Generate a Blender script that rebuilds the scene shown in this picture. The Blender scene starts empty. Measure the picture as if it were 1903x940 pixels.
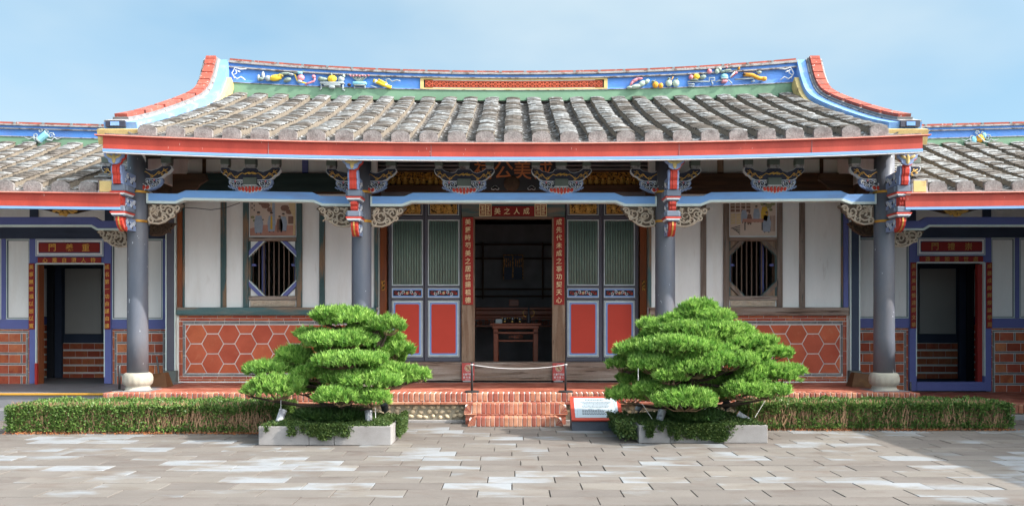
import bpy, math, random
import numpy as np
from mathutils import Vector, Matrix
random.seed(7); RNG = np.random.default_rng(7)
scene = bpy.context.scene
COL = scene.collection
R = math.radians

# ------------------------------------------------------------------ camera, sky, sun, exposure
EYE, FOC, VPX, HOR = 1.45, 1580.0, 953.0, 595.0      # eye height, focal length in photo pixels, vanishing point
cam_data = bpy.data.cameras.new('camera')
cam = bpy.data.objects.new('camera', cam_data); COL.objects.link(cam)
cam.location = (0, 0, EYE); cam.rotation_euler = (R(90), 0, 0)
cam_data.sensor_width = 36.0; cam_data.sensor_fit = 'HORIZONTAL'
cam_data.lens = 36.0 * FOC / 1903.0
cam_data.shift_x = -(VPX - 951.5) / 1903.0
cam_data.shift_y = (HOR - 470.0) / 1903.0
cam_data.clip_start = 0.1; cam_data.clip_end = 2000
scene.camera = cam

SUN = Vector((1.2, -0.40, 1.0)).normalized()          # direction towards the sun
SUN_EL = math.asin(SUN.z); SUN_ROT = math.atan2(SUN.x, SUN.y)
world = bpy.data.worlds.new('World'); scene.world = world; world.use_nodes = True
wt = world.node_tree; bg = wt.nodes['Background']
sky = wt.nodes.new('ShaderNodeTexSky'); sky.sky_type = 'NISHITA'; sky.sun_disc = False
sky.sun_elevation = SUN_EL; sky.sun_rotation = SUN_ROT
sky.air_density = 1.0; sky.dust_density = 1.0; sky.ozone_density = 1.6
# a thin veil of high haze over the clear sky, with a few soft brighter streaks of cloud (noise on the sky dome)
wc = wt.nodes.new('ShaderNodeTexCoord'); wm = wt.nodes.new('ShaderNodeMapping'); wm.inputs['Scale'].default_value = (1.0, 1.0, 2.4)
wm.inputs['Location'].default_value = (0.35, 0.0, 0.25)
wn = wt.nodes.new('ShaderNodeTexNoise'); wn.inputs['Scale'].default_value = 1.5; wn.inputs['Detail'].default_value = 5; wn.inputs['Roughness'].default_value = 0.5
wr = wt.nodes.new('ShaderNodeMapRange'); wr.inputs[1].default_value = 0.42; wr.inputs[2].default_value = 0.66; wr.inputs[3].default_value = 0.0; wr.inputs[4].default_value = 0.75
veil = wt.nodes.new('ShaderNodeMix'); veil.data_type = 'RGBA'; veil.inputs[0].default_value = 0.70; veil.inputs[7].default_value = (1.75, 3.35, 4.9, 1)
wx_ = wt.nodes.new('ShaderNodeMix'); wx_.data_type = 'RGBA'; wx_.inputs[7].default_value = (2.35, 2.8, 3.05, 1)
wt.links.new(wc.outputs['Generated'], wm.inputs[0]); wt.links.new(wm.outputs[0], wn.inputs['Vector'])
wt.links.new(wn.outputs[0], wr.inputs[0]); wt.links.new(wr.outputs[0], wx_.inputs[0])
# added sun-side glow: the haze brightens smoothly towards the sun, lifting fill in shade
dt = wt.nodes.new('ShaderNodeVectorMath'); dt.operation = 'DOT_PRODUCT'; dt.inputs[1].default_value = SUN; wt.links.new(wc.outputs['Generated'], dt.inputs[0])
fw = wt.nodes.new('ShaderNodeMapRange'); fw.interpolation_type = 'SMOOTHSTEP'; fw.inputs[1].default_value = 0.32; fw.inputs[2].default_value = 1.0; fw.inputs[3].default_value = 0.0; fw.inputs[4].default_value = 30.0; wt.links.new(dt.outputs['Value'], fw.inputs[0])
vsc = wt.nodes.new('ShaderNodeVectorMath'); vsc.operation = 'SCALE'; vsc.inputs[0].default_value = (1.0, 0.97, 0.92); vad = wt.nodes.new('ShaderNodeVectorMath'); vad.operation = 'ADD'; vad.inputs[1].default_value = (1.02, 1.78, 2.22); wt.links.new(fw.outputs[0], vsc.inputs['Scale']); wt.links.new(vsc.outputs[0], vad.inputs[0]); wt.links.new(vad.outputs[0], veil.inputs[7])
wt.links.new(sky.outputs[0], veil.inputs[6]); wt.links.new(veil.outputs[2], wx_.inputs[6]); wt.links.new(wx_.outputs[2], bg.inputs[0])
bg.inputs[1].default_value = 0.085
sun_data = bpy.data.lights.new('sun', 'SUN'); sun_data.energy = 2.0; sun_data.angle = R(0.53); sun_data.color = (1.0, 0.93, 0.83)
sun_ob = bpy.data.objects.new('sun', sun_data); COL.objects.link(sun_ob)
sun_ob.location = (10, -8, 12); sun_ob.rotation_euler = SUN.to_track_quat('Z', 'Y').to_euler()
vs = scene.view_settings; vs.view_transform = 'Standard'; vs.look = 'None'; vs.gamma = 1.0; vs.exposure = 1.9; vs.use_curve_mapping = False
scene.cycles.max_bounces = 8; scene.cycles.diffuse_bounces = 5; scene.cycles.transparent_max_bounces = 12
scene.cycles.use_denoising = True

# ------------------------------------------------------------------ survey helpers: a photo pixel and its depth give the real place
def X(px, d): return (px - VPX) * d / FOC
def Z(py, d): return EYE - (py - HOR) * d / FOC

# ------------------------------------------------------------------ materials
def lin(h):
    h = h.lstrip('#'); out = []
    for i in (0, 2, 4):
        c = int(h[i:i+2], 16) / 255.0
        out.append(c / 12.92 if c <= 0.04045 else ((c + 0.055) / 1.055) ** 2.4)
    return tuple(out)
MATS = {}
def mat(name, col, rough=0.7, var=0.12, scale=4.0, bump=0.0, bscale=60.0, objrand=0.0, col2=None, mix=(0.45, 0.6), stretch=(1, 1, 1),
        spec=0.3, metallic=0.0, hue=0.0, fine=0.0, col3=None, mix3=(0.6, 0.7), scale3=None, translucent=0.0, tint=None, gran=0.0, obj2=None):
    """Procedural paint / wood / stone: base colour with soft variation, optional second colour showing through by noise (wear, patina),
    optional third colour in specks, per-object variation, bump."""
    m = bpy.data.materials.new(name); m.use_nodes = True; nt = m.node_tree; N = nt.nodes; L = nt.links
    b = N['Principled BSDF']; b.inputs['Roughness'].default_value = rough; b.inputs['Metallic'].default_value = metallic
    b.inputs['Specular IOR Level'].default_value = spec
    geo = N.new('ShaderNodeNewGeometry'); oi = N.new('ShaderNodeObjectInfo')
    mp = N.new('ShaderNodeVectorMath'); mp.operation = 'MULTIPLY'; mp.inputs[1].default_value = stretch
    L.new(geo.outputs['Position'], mp.inputs[0])
    vec = mp.outputs[0]
    if objrand or gran:
        ad = N.new('ShaderNodeVectorMath'); ad.operation = 'ADD'; sc_ = N.new('ShaderNodeMath'); sc_.operation = 'MULTIPLY'; sc_.inputs[1].default_value = 37.0
        L.new(oi.outputs['Random'], sc_.inputs[0]); L.new(vec, ad.inputs[0]); L.new(sc_.outputs[0], ad.inputs[1]); vec = ad.outputs[0]
    def noise(s, det=5, rgh=0.55):
        n = N.new('ShaderNodeTexNoise'); n.inputs['Scale'].default_value = s; n.inputs['Detail'].default_value = det; n.inputs['Roughness'].default_value = rgh
        L.new(vec, n.inputs['Vector']); return n.outputs[0]
    def rgb(c):
        n = N.new('ShaderNodeRGB'); n.outputs[0].default_value = (*c, 1); return n.outputs[0]
    def mixc(f, a, c, mode='MIX'):
        n = N.new('ShaderNodeMix'); n.data_type = 'RGBA'; n.blend_type = mode
        if isinstance(f, float): n.inputs[0].default_value = f
        else: L.new(f, n.inputs[0])
        L.new(a, n.inputs[6]); L.new(c, n.inputs[7]); return n.outputs[2]
    def rng(v, a, c, lo=0.0, hi=1.0):
        n = N.new('ShaderNodeMapRange'); n.inputs[1].default_value = a; n.inputs[2].default_value = c; n.inputs[3].default_value = lo; n.inputs[4].default_value = hi
        L.new(v, n.inputs[0]); return n.outputs[0]
    c = rgb(col)
    if tint:
        at = N.new('ShaderNodeAttribute'); at.attribute_name = 'tint'
        c = mixc(rng(at.outputs['Fac'], 0, 1), c, rgb(tint))
    if col2 is not None:
        f = noise(scale)
        if obj2 is None: obj2 = objrand
        if obj2:
            am = N.new('ShaderNodeMath'); am.operation = 'ADD'; L.new(f, am.inputs[0]); L.new(rng(oi.outputs['Random'], 0, 1, -0.5 * obj2, 0.5 * obj2), am.inputs[1]); f = am.outputs[0]
        c = mixc(rng(f, mix[0], mix[1]), c, rgb(col2))
    if col3 is not None:
        c = mixc(rng(noise(scale3 or scale * 6, 3), mix3[0], mix3[1]), c, rgb(col3))
    hsv = N.new('ShaderNodeHueSaturation'); L.new(c, hsv.inputs['Color'])
    val = rng(noise(scale * 0.8 + 0.7, 4), 0.25, 0.75, 1 - var, 1 + var)
    if objrand:
        mu = N.new('ShaderNodeMath'); mu.operation = 'MULTIPLY'; L.new(val, mu.inputs[0]); L.new(rng(oi.outputs['Random'], 0, 1, 1 - objrand, 1 + objrand), mu.inputs[1]); val = mu.outputs[0]
    if fine:
        mu = N.new('ShaderNodeMath'); mu.operation = 'MULTIPLY'; L.new(val, mu.inputs[0]); L.new(rng(noise(bscale, 3, 0.7), 0.25, 0.75, 1 - fine, 1 + fine), mu.inputs[1]); val = mu.outputs[0]
    L.new(val, hsv.inputs['Value'])
    if hue: L.new(rng(oi.outputs['Random'], 0, 1, 0.5 - hue, 0.5 + hue), hsv.inputs['Hue'])
    L.new(hsv.outputs[0], b.inputs['Base Color'])
    if bump:
        bp = N.new('ShaderNodeBump'); bp.inputs['Strength'].default_value = bump; bp.inputs['Distance'].default_value = 0.01
        L.new(noise(bscale, 4), bp.inputs['Height']); L.new(bp.outputs[0], b.inputs['Normal'])
    if translucent:
        tr = N.new('ShaderNodeBsdfTranslucent'); L.new(hsv.outputs[0], tr.inputs[0]); mx = N.new('ShaderNodeMixShader'); mx.inputs[0].default_value = translucent
        L.new(b.outputs[0], mx.inputs[1]); L.new(tr.outputs[0], mx.inputs[2]); L.new(mx.outputs[0], N['Material Output'].inputs[0])
    MATS[name] = m; return m

M_plaster = mat('white_plaster', (0.83, 0.83, 0.82), 0.9, 0.05, 1.4, 0.15, 30, stretch=(2.5, 2.5, 0.5), col2=(0.72, 0.685, 0.65), mix=(0.52, 0.85), fine=0.025, col3=(0.70, 0.68, 0.66), mix3=(0.66, 0.80), scale3=4)
M_greypanel = mat('grey_panel_paint', (0.46, 0.45, 0.43), 0.85, 0.06, 1.5)  # plain grey of the panel in the wing passage
M_grout = mat('white_lime_joint', (0.78, 0.77, 0.74), 0.9, 0.1, 6, 0.2, 80, fine=0.1)
M_brick = mat('red_brick', (0.44, 0.105, 0.052), 0.85, 0.14, 9, 0.3, 120, objrand=0.16, hue=0.008, col2=(0.46, 0.15, 0.075), mix=(0.42, 0.66), fine=0.14, col3=(0.22, 0.06, 0.035), mix3=(0.64, 0.74), scale3=35)
M_brick_or = mat('orange_brick', (0.44, 0.115, 0.048), 0.85, 0.14, 9, 0.3, 120, objrand=0.30, hue=0.012, col2=(0.30, 0.062, 0.034), mix=(0.45, 0.62), fine=0.14)
M_hex = mat('terracotta_tile', (0.55, 0.13, 0.065), 0.75, 0.10, 3.0, 0.25, 90, objrand=0.10, hue=0.005, col2=(0.46, 0.095, 0.046), mix=(0.4, 0.7), fine=0.12, col3=(0.56, 0.18, 0.10), mix3=(0.60, 0.80), scale3=9)
M_floor = mat('red_floor_tile', (0.34, 0.095, 0.058), 0.7, 0.12, 5, 0.2, 70, objrand=0.20, col2=(0.42, 0.16, 0.11), mix=(0.45, 0.7), fine=0.12)
M_edge = mat('edge_brick', (0.36, 0.125, 0.078), 0.85, 0.14, 8, 0.3, 110, objrand=0.2, hue=0.01, col2=(0.44, 0.215, 0.150), mix=(0.45, 0.68), fine=0.16, col3=(0.19, 0.07, 0.05), mix3=(0.62, 0.72), scale3=30)
M_strip = mat('grey_stone_strip', (0.20, 0.20, 0.205), 0.85, 0.3, 8, 0.2, 60, fine=0.15)
M_cement = mat('cement_mortar', (0.33, 0.29, 0.22), 0.95, 0.15, 4, 0.5, 60, fine=0.18, col2=(0.22, 0.20, 0.17), mix=(0.5, 0.75))
M_cobble = mat('river_cobble', (0.56, 0.46, 0.32), 0.6, 0.1, 8, 0.1, 60, objrand=0.26, col2=(0.48, 0.38, 0.25), mix=(0.4, 0.7), fine=0.08)
M_stonebase = mat('granite_block', (0.13, 0.145, 0.135), 0.8, 0.12, 8, 0.3, 150, fine=0.25)
M_colbase = mat('carved_pale_granite', (0.42, 0.395, 0.33), 0.9, 0.12, 6, 0.5, 130, fine=0.16, col2=(0.40, 0.38, 0.33), mix=(0.45, 0.7))
M_planter = mat('grey_granite_slab', (0.29, 0.28, 0.28), 0.85, 0.08, 2.5, 0.25, 160, objrand=0.06, fine=0.10, col2=(0.22, 0.205, 0.20), mix=(0.50, 0.75))
M_paver = mat('paving_stone', (0.160, 0.145, 0.132), 0.75, 0.12, 1.6, 0.25, 90, objrand=0.15, hue=0.012, gran=1, obj2=0.26, col2=(0.212, 0.226, 0.240), mix=(0.555, 0.66), stretch=(0.7, 1.4, 1), fine=0.12, col3=(0.120, 0.095, 0.081), mix3=(0.52, 0.80), scale3=3.5)
M_bed = mat('paving_joint_sand', (0.075, 0.065, 0.058), 0.95, 0.2, 8)
M_greyfloor = mat('grey_floor_tile', (0.17, 0.165, 0.18), 0.5, 0.1, 5, 0.1, 60, objrand=0.08)
M_greyslab = mat('grey_slab', (0.19, 0.19, 0.205), 0.8, 0.1, 3, 0.2, 80, fine=0.08)
M_yellowedge = mat('ochre_edge_strip', (0.52, 0.27, 0.035), 0.7, 0.15, 6)
M_red = mat('red_fascia_paint', (0.45, 0.064, 0.043), 0.6, 0.12, 2.0, 0.10, 40, stretch=(1.6, 1, 0.5), fine=0.06, col2=(0.37, 0.050, 0.036), mix=(0.45, 0.7), col3=(0.62, 0.40, 0.35), mix3=(0.715, 0.735), scale3=24)
M_redlip = mat('faded_red_lip', (0.62, 0.20, 0.15), 0.7, 0.14, 6, fine=0.08)
M_redpanel = mat('red_door_panel', (0.60, 0.066, 0.040), 0.6, 0.05, 2.0, 0.05, 60, fine=0.03)
M_redbright = mat('carved_red_paint', (0.55, 0.06, 0.04), 0.55, 0.10, 10)
M_couplet = mat('red_couplet_board', (0.40, 0.032, 0.025), 0.6, 0.10, 3, fine=0.03)
M_couplet_dk = mat('dark_red_board', (0.26, 0.022, 0.018), 0.6, 0.10, 3)
M_gold = mat('gold_leaf', (0.68, 0.40, 0.10), 0.42, 0.2, 20, metallic=0.35, spec=0.5)
M_goldtext = mat('pale_gold_lettering', (0.92, 0.80, 0.46), 0.55, 0.10, 20)
M_goldwing = mat('amber_gold_lettering', (0.72, 0.40, 0.08), 0.55, 0.10, 20)
M_olivegold = mat('faded_gold_lettering', (0.46, 0.27, 0.08), 0.6, 0.10, 20)
M_copper = mat('copper_lettering', (0.56, 0.20, 0.075), 0.55, 0.10, 20)
M_goldcarve = mat('carved_gilt_wood', (0.52, 0.26, 0.05), 0.45, 0.45, 28, 0.6, 60, metallic=0.3, col2=(0.05, 0.025, 0.012), mix=(0.50, 0.56))
M_ring = mat('brass_ring', (0.66, 0.36, 0.07), 0.35, 0.15, 20, metallic=0.5)
M_beam = mat('sky_blue_beam_paint', (0.215, 0.43, 0.82), 0.6, 0.07, 2.5, 0.08, 30, stretch=(0.4, 1, 2), fine=0.03, col2=(0.21, 0.30, 0.56), mix=(0.5, 0.75), col3=(0.42, 0.48, 0.60), mix3=(0.735, 0.76), scale3=15)
M_beamwing = mat('violet_blue_paint', (0.125, 0.145, 0.37), 0.6, 0.07, 2.5, 0.06, 30, fine=0.03)
M_edgewhite = mat('pale_mint_edge_paint', (0.66, 0.76, 0.74), 0.6, 0.08, 5, fine=0.05)
M_eaveblue = mat('light_blue_strip', (0.20, 0.37, 0.68), 0.6, 0.06, 3)
M_column = mat('slate_blue_lacquer', (0.108, 0.122, 0.158), 0.42, 0.16, 1.6, 0.08, 30, stretch=(1.6, 1.6, 0.5), spec=0.4, col2=(0.150, 0.142, 0.152), mix=(0.45, 0.7), col3=(0.60, 0.63, 0.68), mix3=(0.705, 0.712), scale3=13, fine=0.06)
M_doorgrey = mat('slate_door_paint', (0.105, 0.105, 0.135), 0.6, 0.1, 3, 0.06, 40, fine=0.05)
M_doorblue = mat('powder_blue_trim', (0.22, 0.36, 0.70), 0.6, 0.08, 5)
M_doorwhite = mat('white_trim_paint', (0.64, 0.72, 0.74), 0.65, 0.12, 8, fine=0.08)
M_lattice = mat('sage_lattice_paint', (0.21, 0.295, 0.25), 0.6, 0.12, 6, objrand=0.06)
M_teal = mat('weathered_teal_post', (0.065, 0.115, 0.12), 0.8, 0.18, 2.2, 0.3, 60, stretch=(3, 3, 0.5), col2=(0.24, 0.155, 0.10), mix=(0.48, 0.60), fine=0.2)
M_tealH = mat('weathered_teal_sill', (0.085, 0.16, 0.165), 0.8, 0.18, 2.2, 0.3, 60, stretch=(0.5, 3, 4), col2=(0.26, 0.20, 0.15), mix=(0.46, 0.62), fine=0.2)
M_oldwood = mat('bare_old_timber', (0.26, 0.165, 0.11), 0.85, 0.2, 2.6, 0.5, 70, stretch=(5, 5, 0.5), col2=(0.38, 0.28, 0.205), mix=(0.42, 0.66), fine=0.22, col3=(0.10, 0.06, 0.04), mix3=(0.62, 0.72), scale3=8)
M_oldwoodH = mat('bare_old_timber_beam', (0.24, 0.165, 0.125), 0.85, 0.2, 2.6, 0.5, 70, stretch=(0.35, 5, 6), col2=(0.36, 0.30, 0.26), mix=(0.42, 0.64), fine=0.22, col3=(0.085, 0.055, 0.042), mix3=(0.58, 0.66), scale3=5)
M_greywood = mat('greyed_brown_post', (0.17, 0.125, 0.10), 0.85, 0.2, 2.6, 0.4, 70, stretch=(5, 5, 0.5), col2=(0.26, 0.215, 0.185), mix=(0.42, 0.66), fine=0.2, col3=(0.07, 0.075, 0.075), mix3=(0.58, 0.70), scale3=5)
M_orange = mat('orange_brown_post', (0.29, 0.085, 0.028), 0.55, 0.16, 2.2, 0.15, 60, stretch=(4, 4, 0.5), col2=(0.20, 0.07, 0.04), mix=(0.45, 0.7), fine=0.1)
M_darkgreen = mat('dark_green_beam', (0.018, 0.038, 0.038), 0.7, 0.2, 3, stretch=(0.4, 2, 3), col2=(0.03, 0.05, 0.05), mix=(0.5, 0.7))
M_darkbrown = mat('dark_brown_beam', (0.085, 0.045, 0.025), 0.75, 0.25, 3, 0.2, 40, stretch=(0.4, 3, 5), col2=(0.05, 0.03, 0.02), mix=(0.45, 0.65), fine=0.15)
M_darkwood = mat('dark_interior_wood', (0.20, 0.20, 0.215), 0.6, 0.2, 4)
M_navy = mat('navy_frame_paint', (0.045, 0.062, 0.105), 0.6, 0.15, 3)
M_black = mat('black_lacquer_board', (0.028, 0.030, 0.038), 0.5, 0.1, 4)
M_soffit = mat('soffit_boards', (0.055, 0.038, 0.03), 0.8, 0.2, 4, stretch=(3, 0.5, 1))
M_redwood = mat('red_rosewood', (0.22, 0.058, 0.027), 0.4, 0.15, 4, stretch=(0.6, 3, 3), spec=0.4)
M_carve = mat('carved_bare_wood', (0.50, 0.42, 0.335), 0.85, 0.16, 12, 0.3, 60, fine=0.14, col2=(0.46, 0.36, 0.27), mix=(0.44, 0.62))
M_carveback = mat('carving_ground', (0.13, 0.095, 0.07), 0.9, 0.3, 12, 0.3, 60)
M_carvedk = mat('carved_dark_wood', (0.10, 0.065, 0.045), 0.85, 0.3, 14, 0.4, 60, fine=0.2)
M_bracket = mat('ink_blue_bracket_paint', (0.040, 0.043, 0.068), 0.6, 0.1, 6)
M_ltblue = mat('pale_blue_carving_paint', (0.27, 0.35, 0.56), 0.65, 0.12, 14, fine=0.1)
M_white = mat('white_outline_paint', (0.72, 0.74, 0.76), 0.7, 0.08, 10)
M_sage = mat('sage_block_paint', (0.13, 0.155, 0.135), 0.65, 0.15, 6)
M_greyblock = mat('blue_grey_block_paint', (0.15, 0.18, 0.235), 0.6, 0.1, 6)
M_tile = mat('weathered_roof_tile', (0.27, 0.272, 0.272), 0.92, 0.22, 6, 0.3, 60, col2=(0.18, 0.168, 0.155), mix=(0.48, 0.62), fine=0.2, stretch=(1, 2, 2), col3=(0.42, 0.435, 0.445), mix3=(0.54, 0.62), scale3=9, gran=1)
M_tileold = mat('stained_roof_tile', (0.12, 0.105, 0.092), 0.92, 0.25, 6, 0.3, 60, col2=(0.20, 0.18, 0.165), mix=(0.45, 0.6), fine=0.2, gran=1)
M_gapshade = mat('tile_gap_painted_shade', (0.055, 0.048, 0.043), 0.95, 0.2, 9)  # near-black paints in the shade of the gap under each tile
M_tilechan = mat('channel_roof_tile', (0.19, 0.185, 0.18), 0.92, 0.25, 9, 0.4, 60, col2=(0.10, 0.088, 0.08), mix=(0.45, 0.6), fine=0.25, col3=(0.46, 0.48, 0.50), mix3=(0.58, 0.66), scale3=12, gran=1)
M_mortar = mat('lime_mortar_side', (0.21, 0.18, 0.145), 0.95, 0.15, 7, 0.4, 80, fine=0.25, col2=(0.14, 0.118, 0.098), mix=(0.5, 0.75))
M_tileend = mat('plastered_tile_end', (0.235, 0.222, 0.218), 0.95, 0.22, 8, 0.4, 48, fine=0.42, col2=(0.13, 0.115, 0.112), mix=(0.46, 0.7), gran=1)
M_green = mat('mint_green_ridge_paint', (0.165, 0.29, 0.195), 0.8, 0.10, 2.2, 0.15, 50, fine=0.06, col2=(0.11, 0.19, 0.135), mix=(0.55, 0.75), col3=(0.07, 0.09, 0.075), mix3=(0.735, 0.78), scale3=8)
M_ridgeblue = mat('cobalt_ridge_paint', (0.125, 0.33, 0.82), 0.7, 0.12, 2.2, 0.06, 40, fine=0.05, col2=(0.16, 0.30, 0.72), mix=(0.45, 0.7))
M_skyblue = mat('sky_blue_ridge_paint', (0.16, 0.33, 0.70), 0.75, 0.12, 3, fine=0.08, col2=(0.30, 0.42, 0.66), mix=(0.52, 0.72))
M_yellow = mat('stained_yellow_plaster', (0.60, 0.46, 0.20), 0.85, 0.16, 4, 0.2, 60, fine=0.14, col2=(0.26, 0.18, 0.08), mix=(0.60, 0.74))
M_mould = mat('weathered_grey_moulding', (0.34, 0.335, 0.34), 0.9, 0.2, 10, 0.3, 70, fine=0.3, col2=(0.15, 0.12, 0.11), mix=(0.50, 0.62))
M_captile = mat('red_cap_tile', (0.36, 0.080, 0.055), 0.85, 0.2, 6, 0.2, 70, objrand=0.2, fine=0.2, col2=(0.20, 0.075, 0.06), mix=(0.52, 0.68), col3=(0.46, 0.36, 0.33), mix3=(0.64, 0.70), scale3=22)
M_latred = mat('red_pierced_tile', (0.50, 0.105, 0.055), 0.8, 0.1, 8, objrand=0.1)
M_pink = mat('pink_relief_paint', (0.70, 0.27, 0.32), 0.7, 0.1, 12)
M_orangefruit = mat('orange_relief_paint', (0.72, 0.34, 0.045), 0.7, 0.1, 12)
M_yellowfruit = mat('yellow_relief_paint', (0.76, 0.52, 0.05), 0.7, 0.1, 12)
M_palegreen = mat('pale_green_relief_paint', (0.42, 0.52, 0.44), 0.75, 0.12, 12)
M_aqua = mat('aqua_relief_paint', (0.25, 0.56, 0.66), 0.7, 0.1, 12)
M_palegrey = mat('pale_grey_relief_paint', (0.36, 0.41, 0.43), 0.8, 0.12, 12)
M_leafpale = mat('grey_green_relief_paint', (0.24, 0.30, 0.26), 0.8, 0.2, 12)
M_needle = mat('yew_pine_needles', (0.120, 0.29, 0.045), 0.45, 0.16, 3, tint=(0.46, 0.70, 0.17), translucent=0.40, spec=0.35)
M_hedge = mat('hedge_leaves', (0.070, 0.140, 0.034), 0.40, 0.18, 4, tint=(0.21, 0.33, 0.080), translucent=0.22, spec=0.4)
M_ivy = mat('creeper_leaves', (0.055, 0.105, 0.030), 0.45, 0.2, 6, tint=(0.15, 0.20, 0.055), translucent=0.2)
M_grass = mat('lily_turf_blades', (0.035, 0.085, 0.022), 0.45, 0.2, 6, tint=(0.08, 0.15, 0.035), translucent=0.2)
M_litter = mat('dry_leaf_litter', (0.34, 0.12, 0.045), 0.8, 0.2, 6, tint=(0.22, 0.13, 0.06))
M_twig = mat('bare_hedge_twigs', (0.36, 0.22, 0.13), 0.85, 0.25, 8)
M_bark = mat('yew_pine_bark', (0.085, 0.062, 0.048), 0.9, 0.3, 6, 0.6, 40, stretch=(2, 2, 0.6), fine=0.25)
M_branch = mat('pale_branch_bark', (0.24, 0.155, 0.095), 0.85, 0.2, 8, 0.3, 60)
M_soil = mat('planter_soil', (0.055, 0.042, 0.030), 0.95, 0.3, 10, 0.5, 60)
M_metaldk = mat('black_steel', (0.035, 0.037, 0.040), 0.4, 0.1, 8, spec=0.5)
M_lamp = mat('grey_lamp_housing', (0.42, 0.43, 0.46), 0.6, 0.3, 14, fine=0.2, col2=(0.20, 0.20, 0.23), mix=(0.5, 0.6))
M_glass = mat('dark_lamp_glass', (0.03, 0.032, 0.035), 0.15, 0.1, 8, spec=0.6)
M_wire = mat('white_guy_wire', (0.72, 0.72, 0.72), 0.5, 0.02)
M_notice = mat('rose_red_notice', (0.52, 0.095, 0.085), 0.5, 0.05, 3)
M_rust = mat('brown_painted_steel', (0.115, 0.052, 0.022), 0.7, 0.2, 5, fine=0.1, col2=(0.17, 0.085, 0.03), mix=(0.5, 0.7))
M_bar = mat('window_bar_wood', (0.15, 0.105, 0.08), 0.8, 0.2, 4, stretch=(4, 4, 0.5))
M_signred = mat('red_sign_frame', (0.44, 0.055, 0.032), 0.55, 0.12, 5)
M_signplate = mat('pale_blue_white_plate', (0.42, 0.50, 0.57), 0.35, 0.03, 3)
M_signbase = mat('dark_slate_plinth', (0.085, 0.095, 0.12), 0.7, 0.2, 5, 0.2, 60, fine=0.15)
M_ink = mat('dark_print_ink', (0.07, 0.08, 0.09), 0.7, 0.0)
M_paint_bg = mat('painted_tile_ground', (0.60, 0.49, 0.42), 0.7, 0.05, 5, fine=0.05)
M_paint_red = mat('painted_earth_red', (0.46, 0.24, 0.19), 0.7, 0.15, 9)
M_paint_blue = mat('painted_robe_blue', (0.32, 0.38, 0.48), 0.7, 0.15, 20)
M_paint_brown = mat('painted_robe_brown', (0.23, 0.13, 0.10), 0.7, 0.2, 20)
M_paint_skin = mat('painted_face_tone', (0.52, 0.36, 0.27), 0.7, 0.05, 20)
M_paint_cream = mat('painted_curtain_cream', (0.62, 0.48, 0.28), 0.7, 0.1, 20)
M_paint_dark = mat('painted_dark_line', (0.07, 0.06, 0.06), 0.7, 0.1, 20)
M_paint_green = mat('painted_foliage', (0.25, 0.25, 0.13), 0.7, 0.35, 40)
M_paint_yellow = mat('painted_yellow', (0.62, 0.40, 0.06), 0.7, 0.1, 20)

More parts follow.
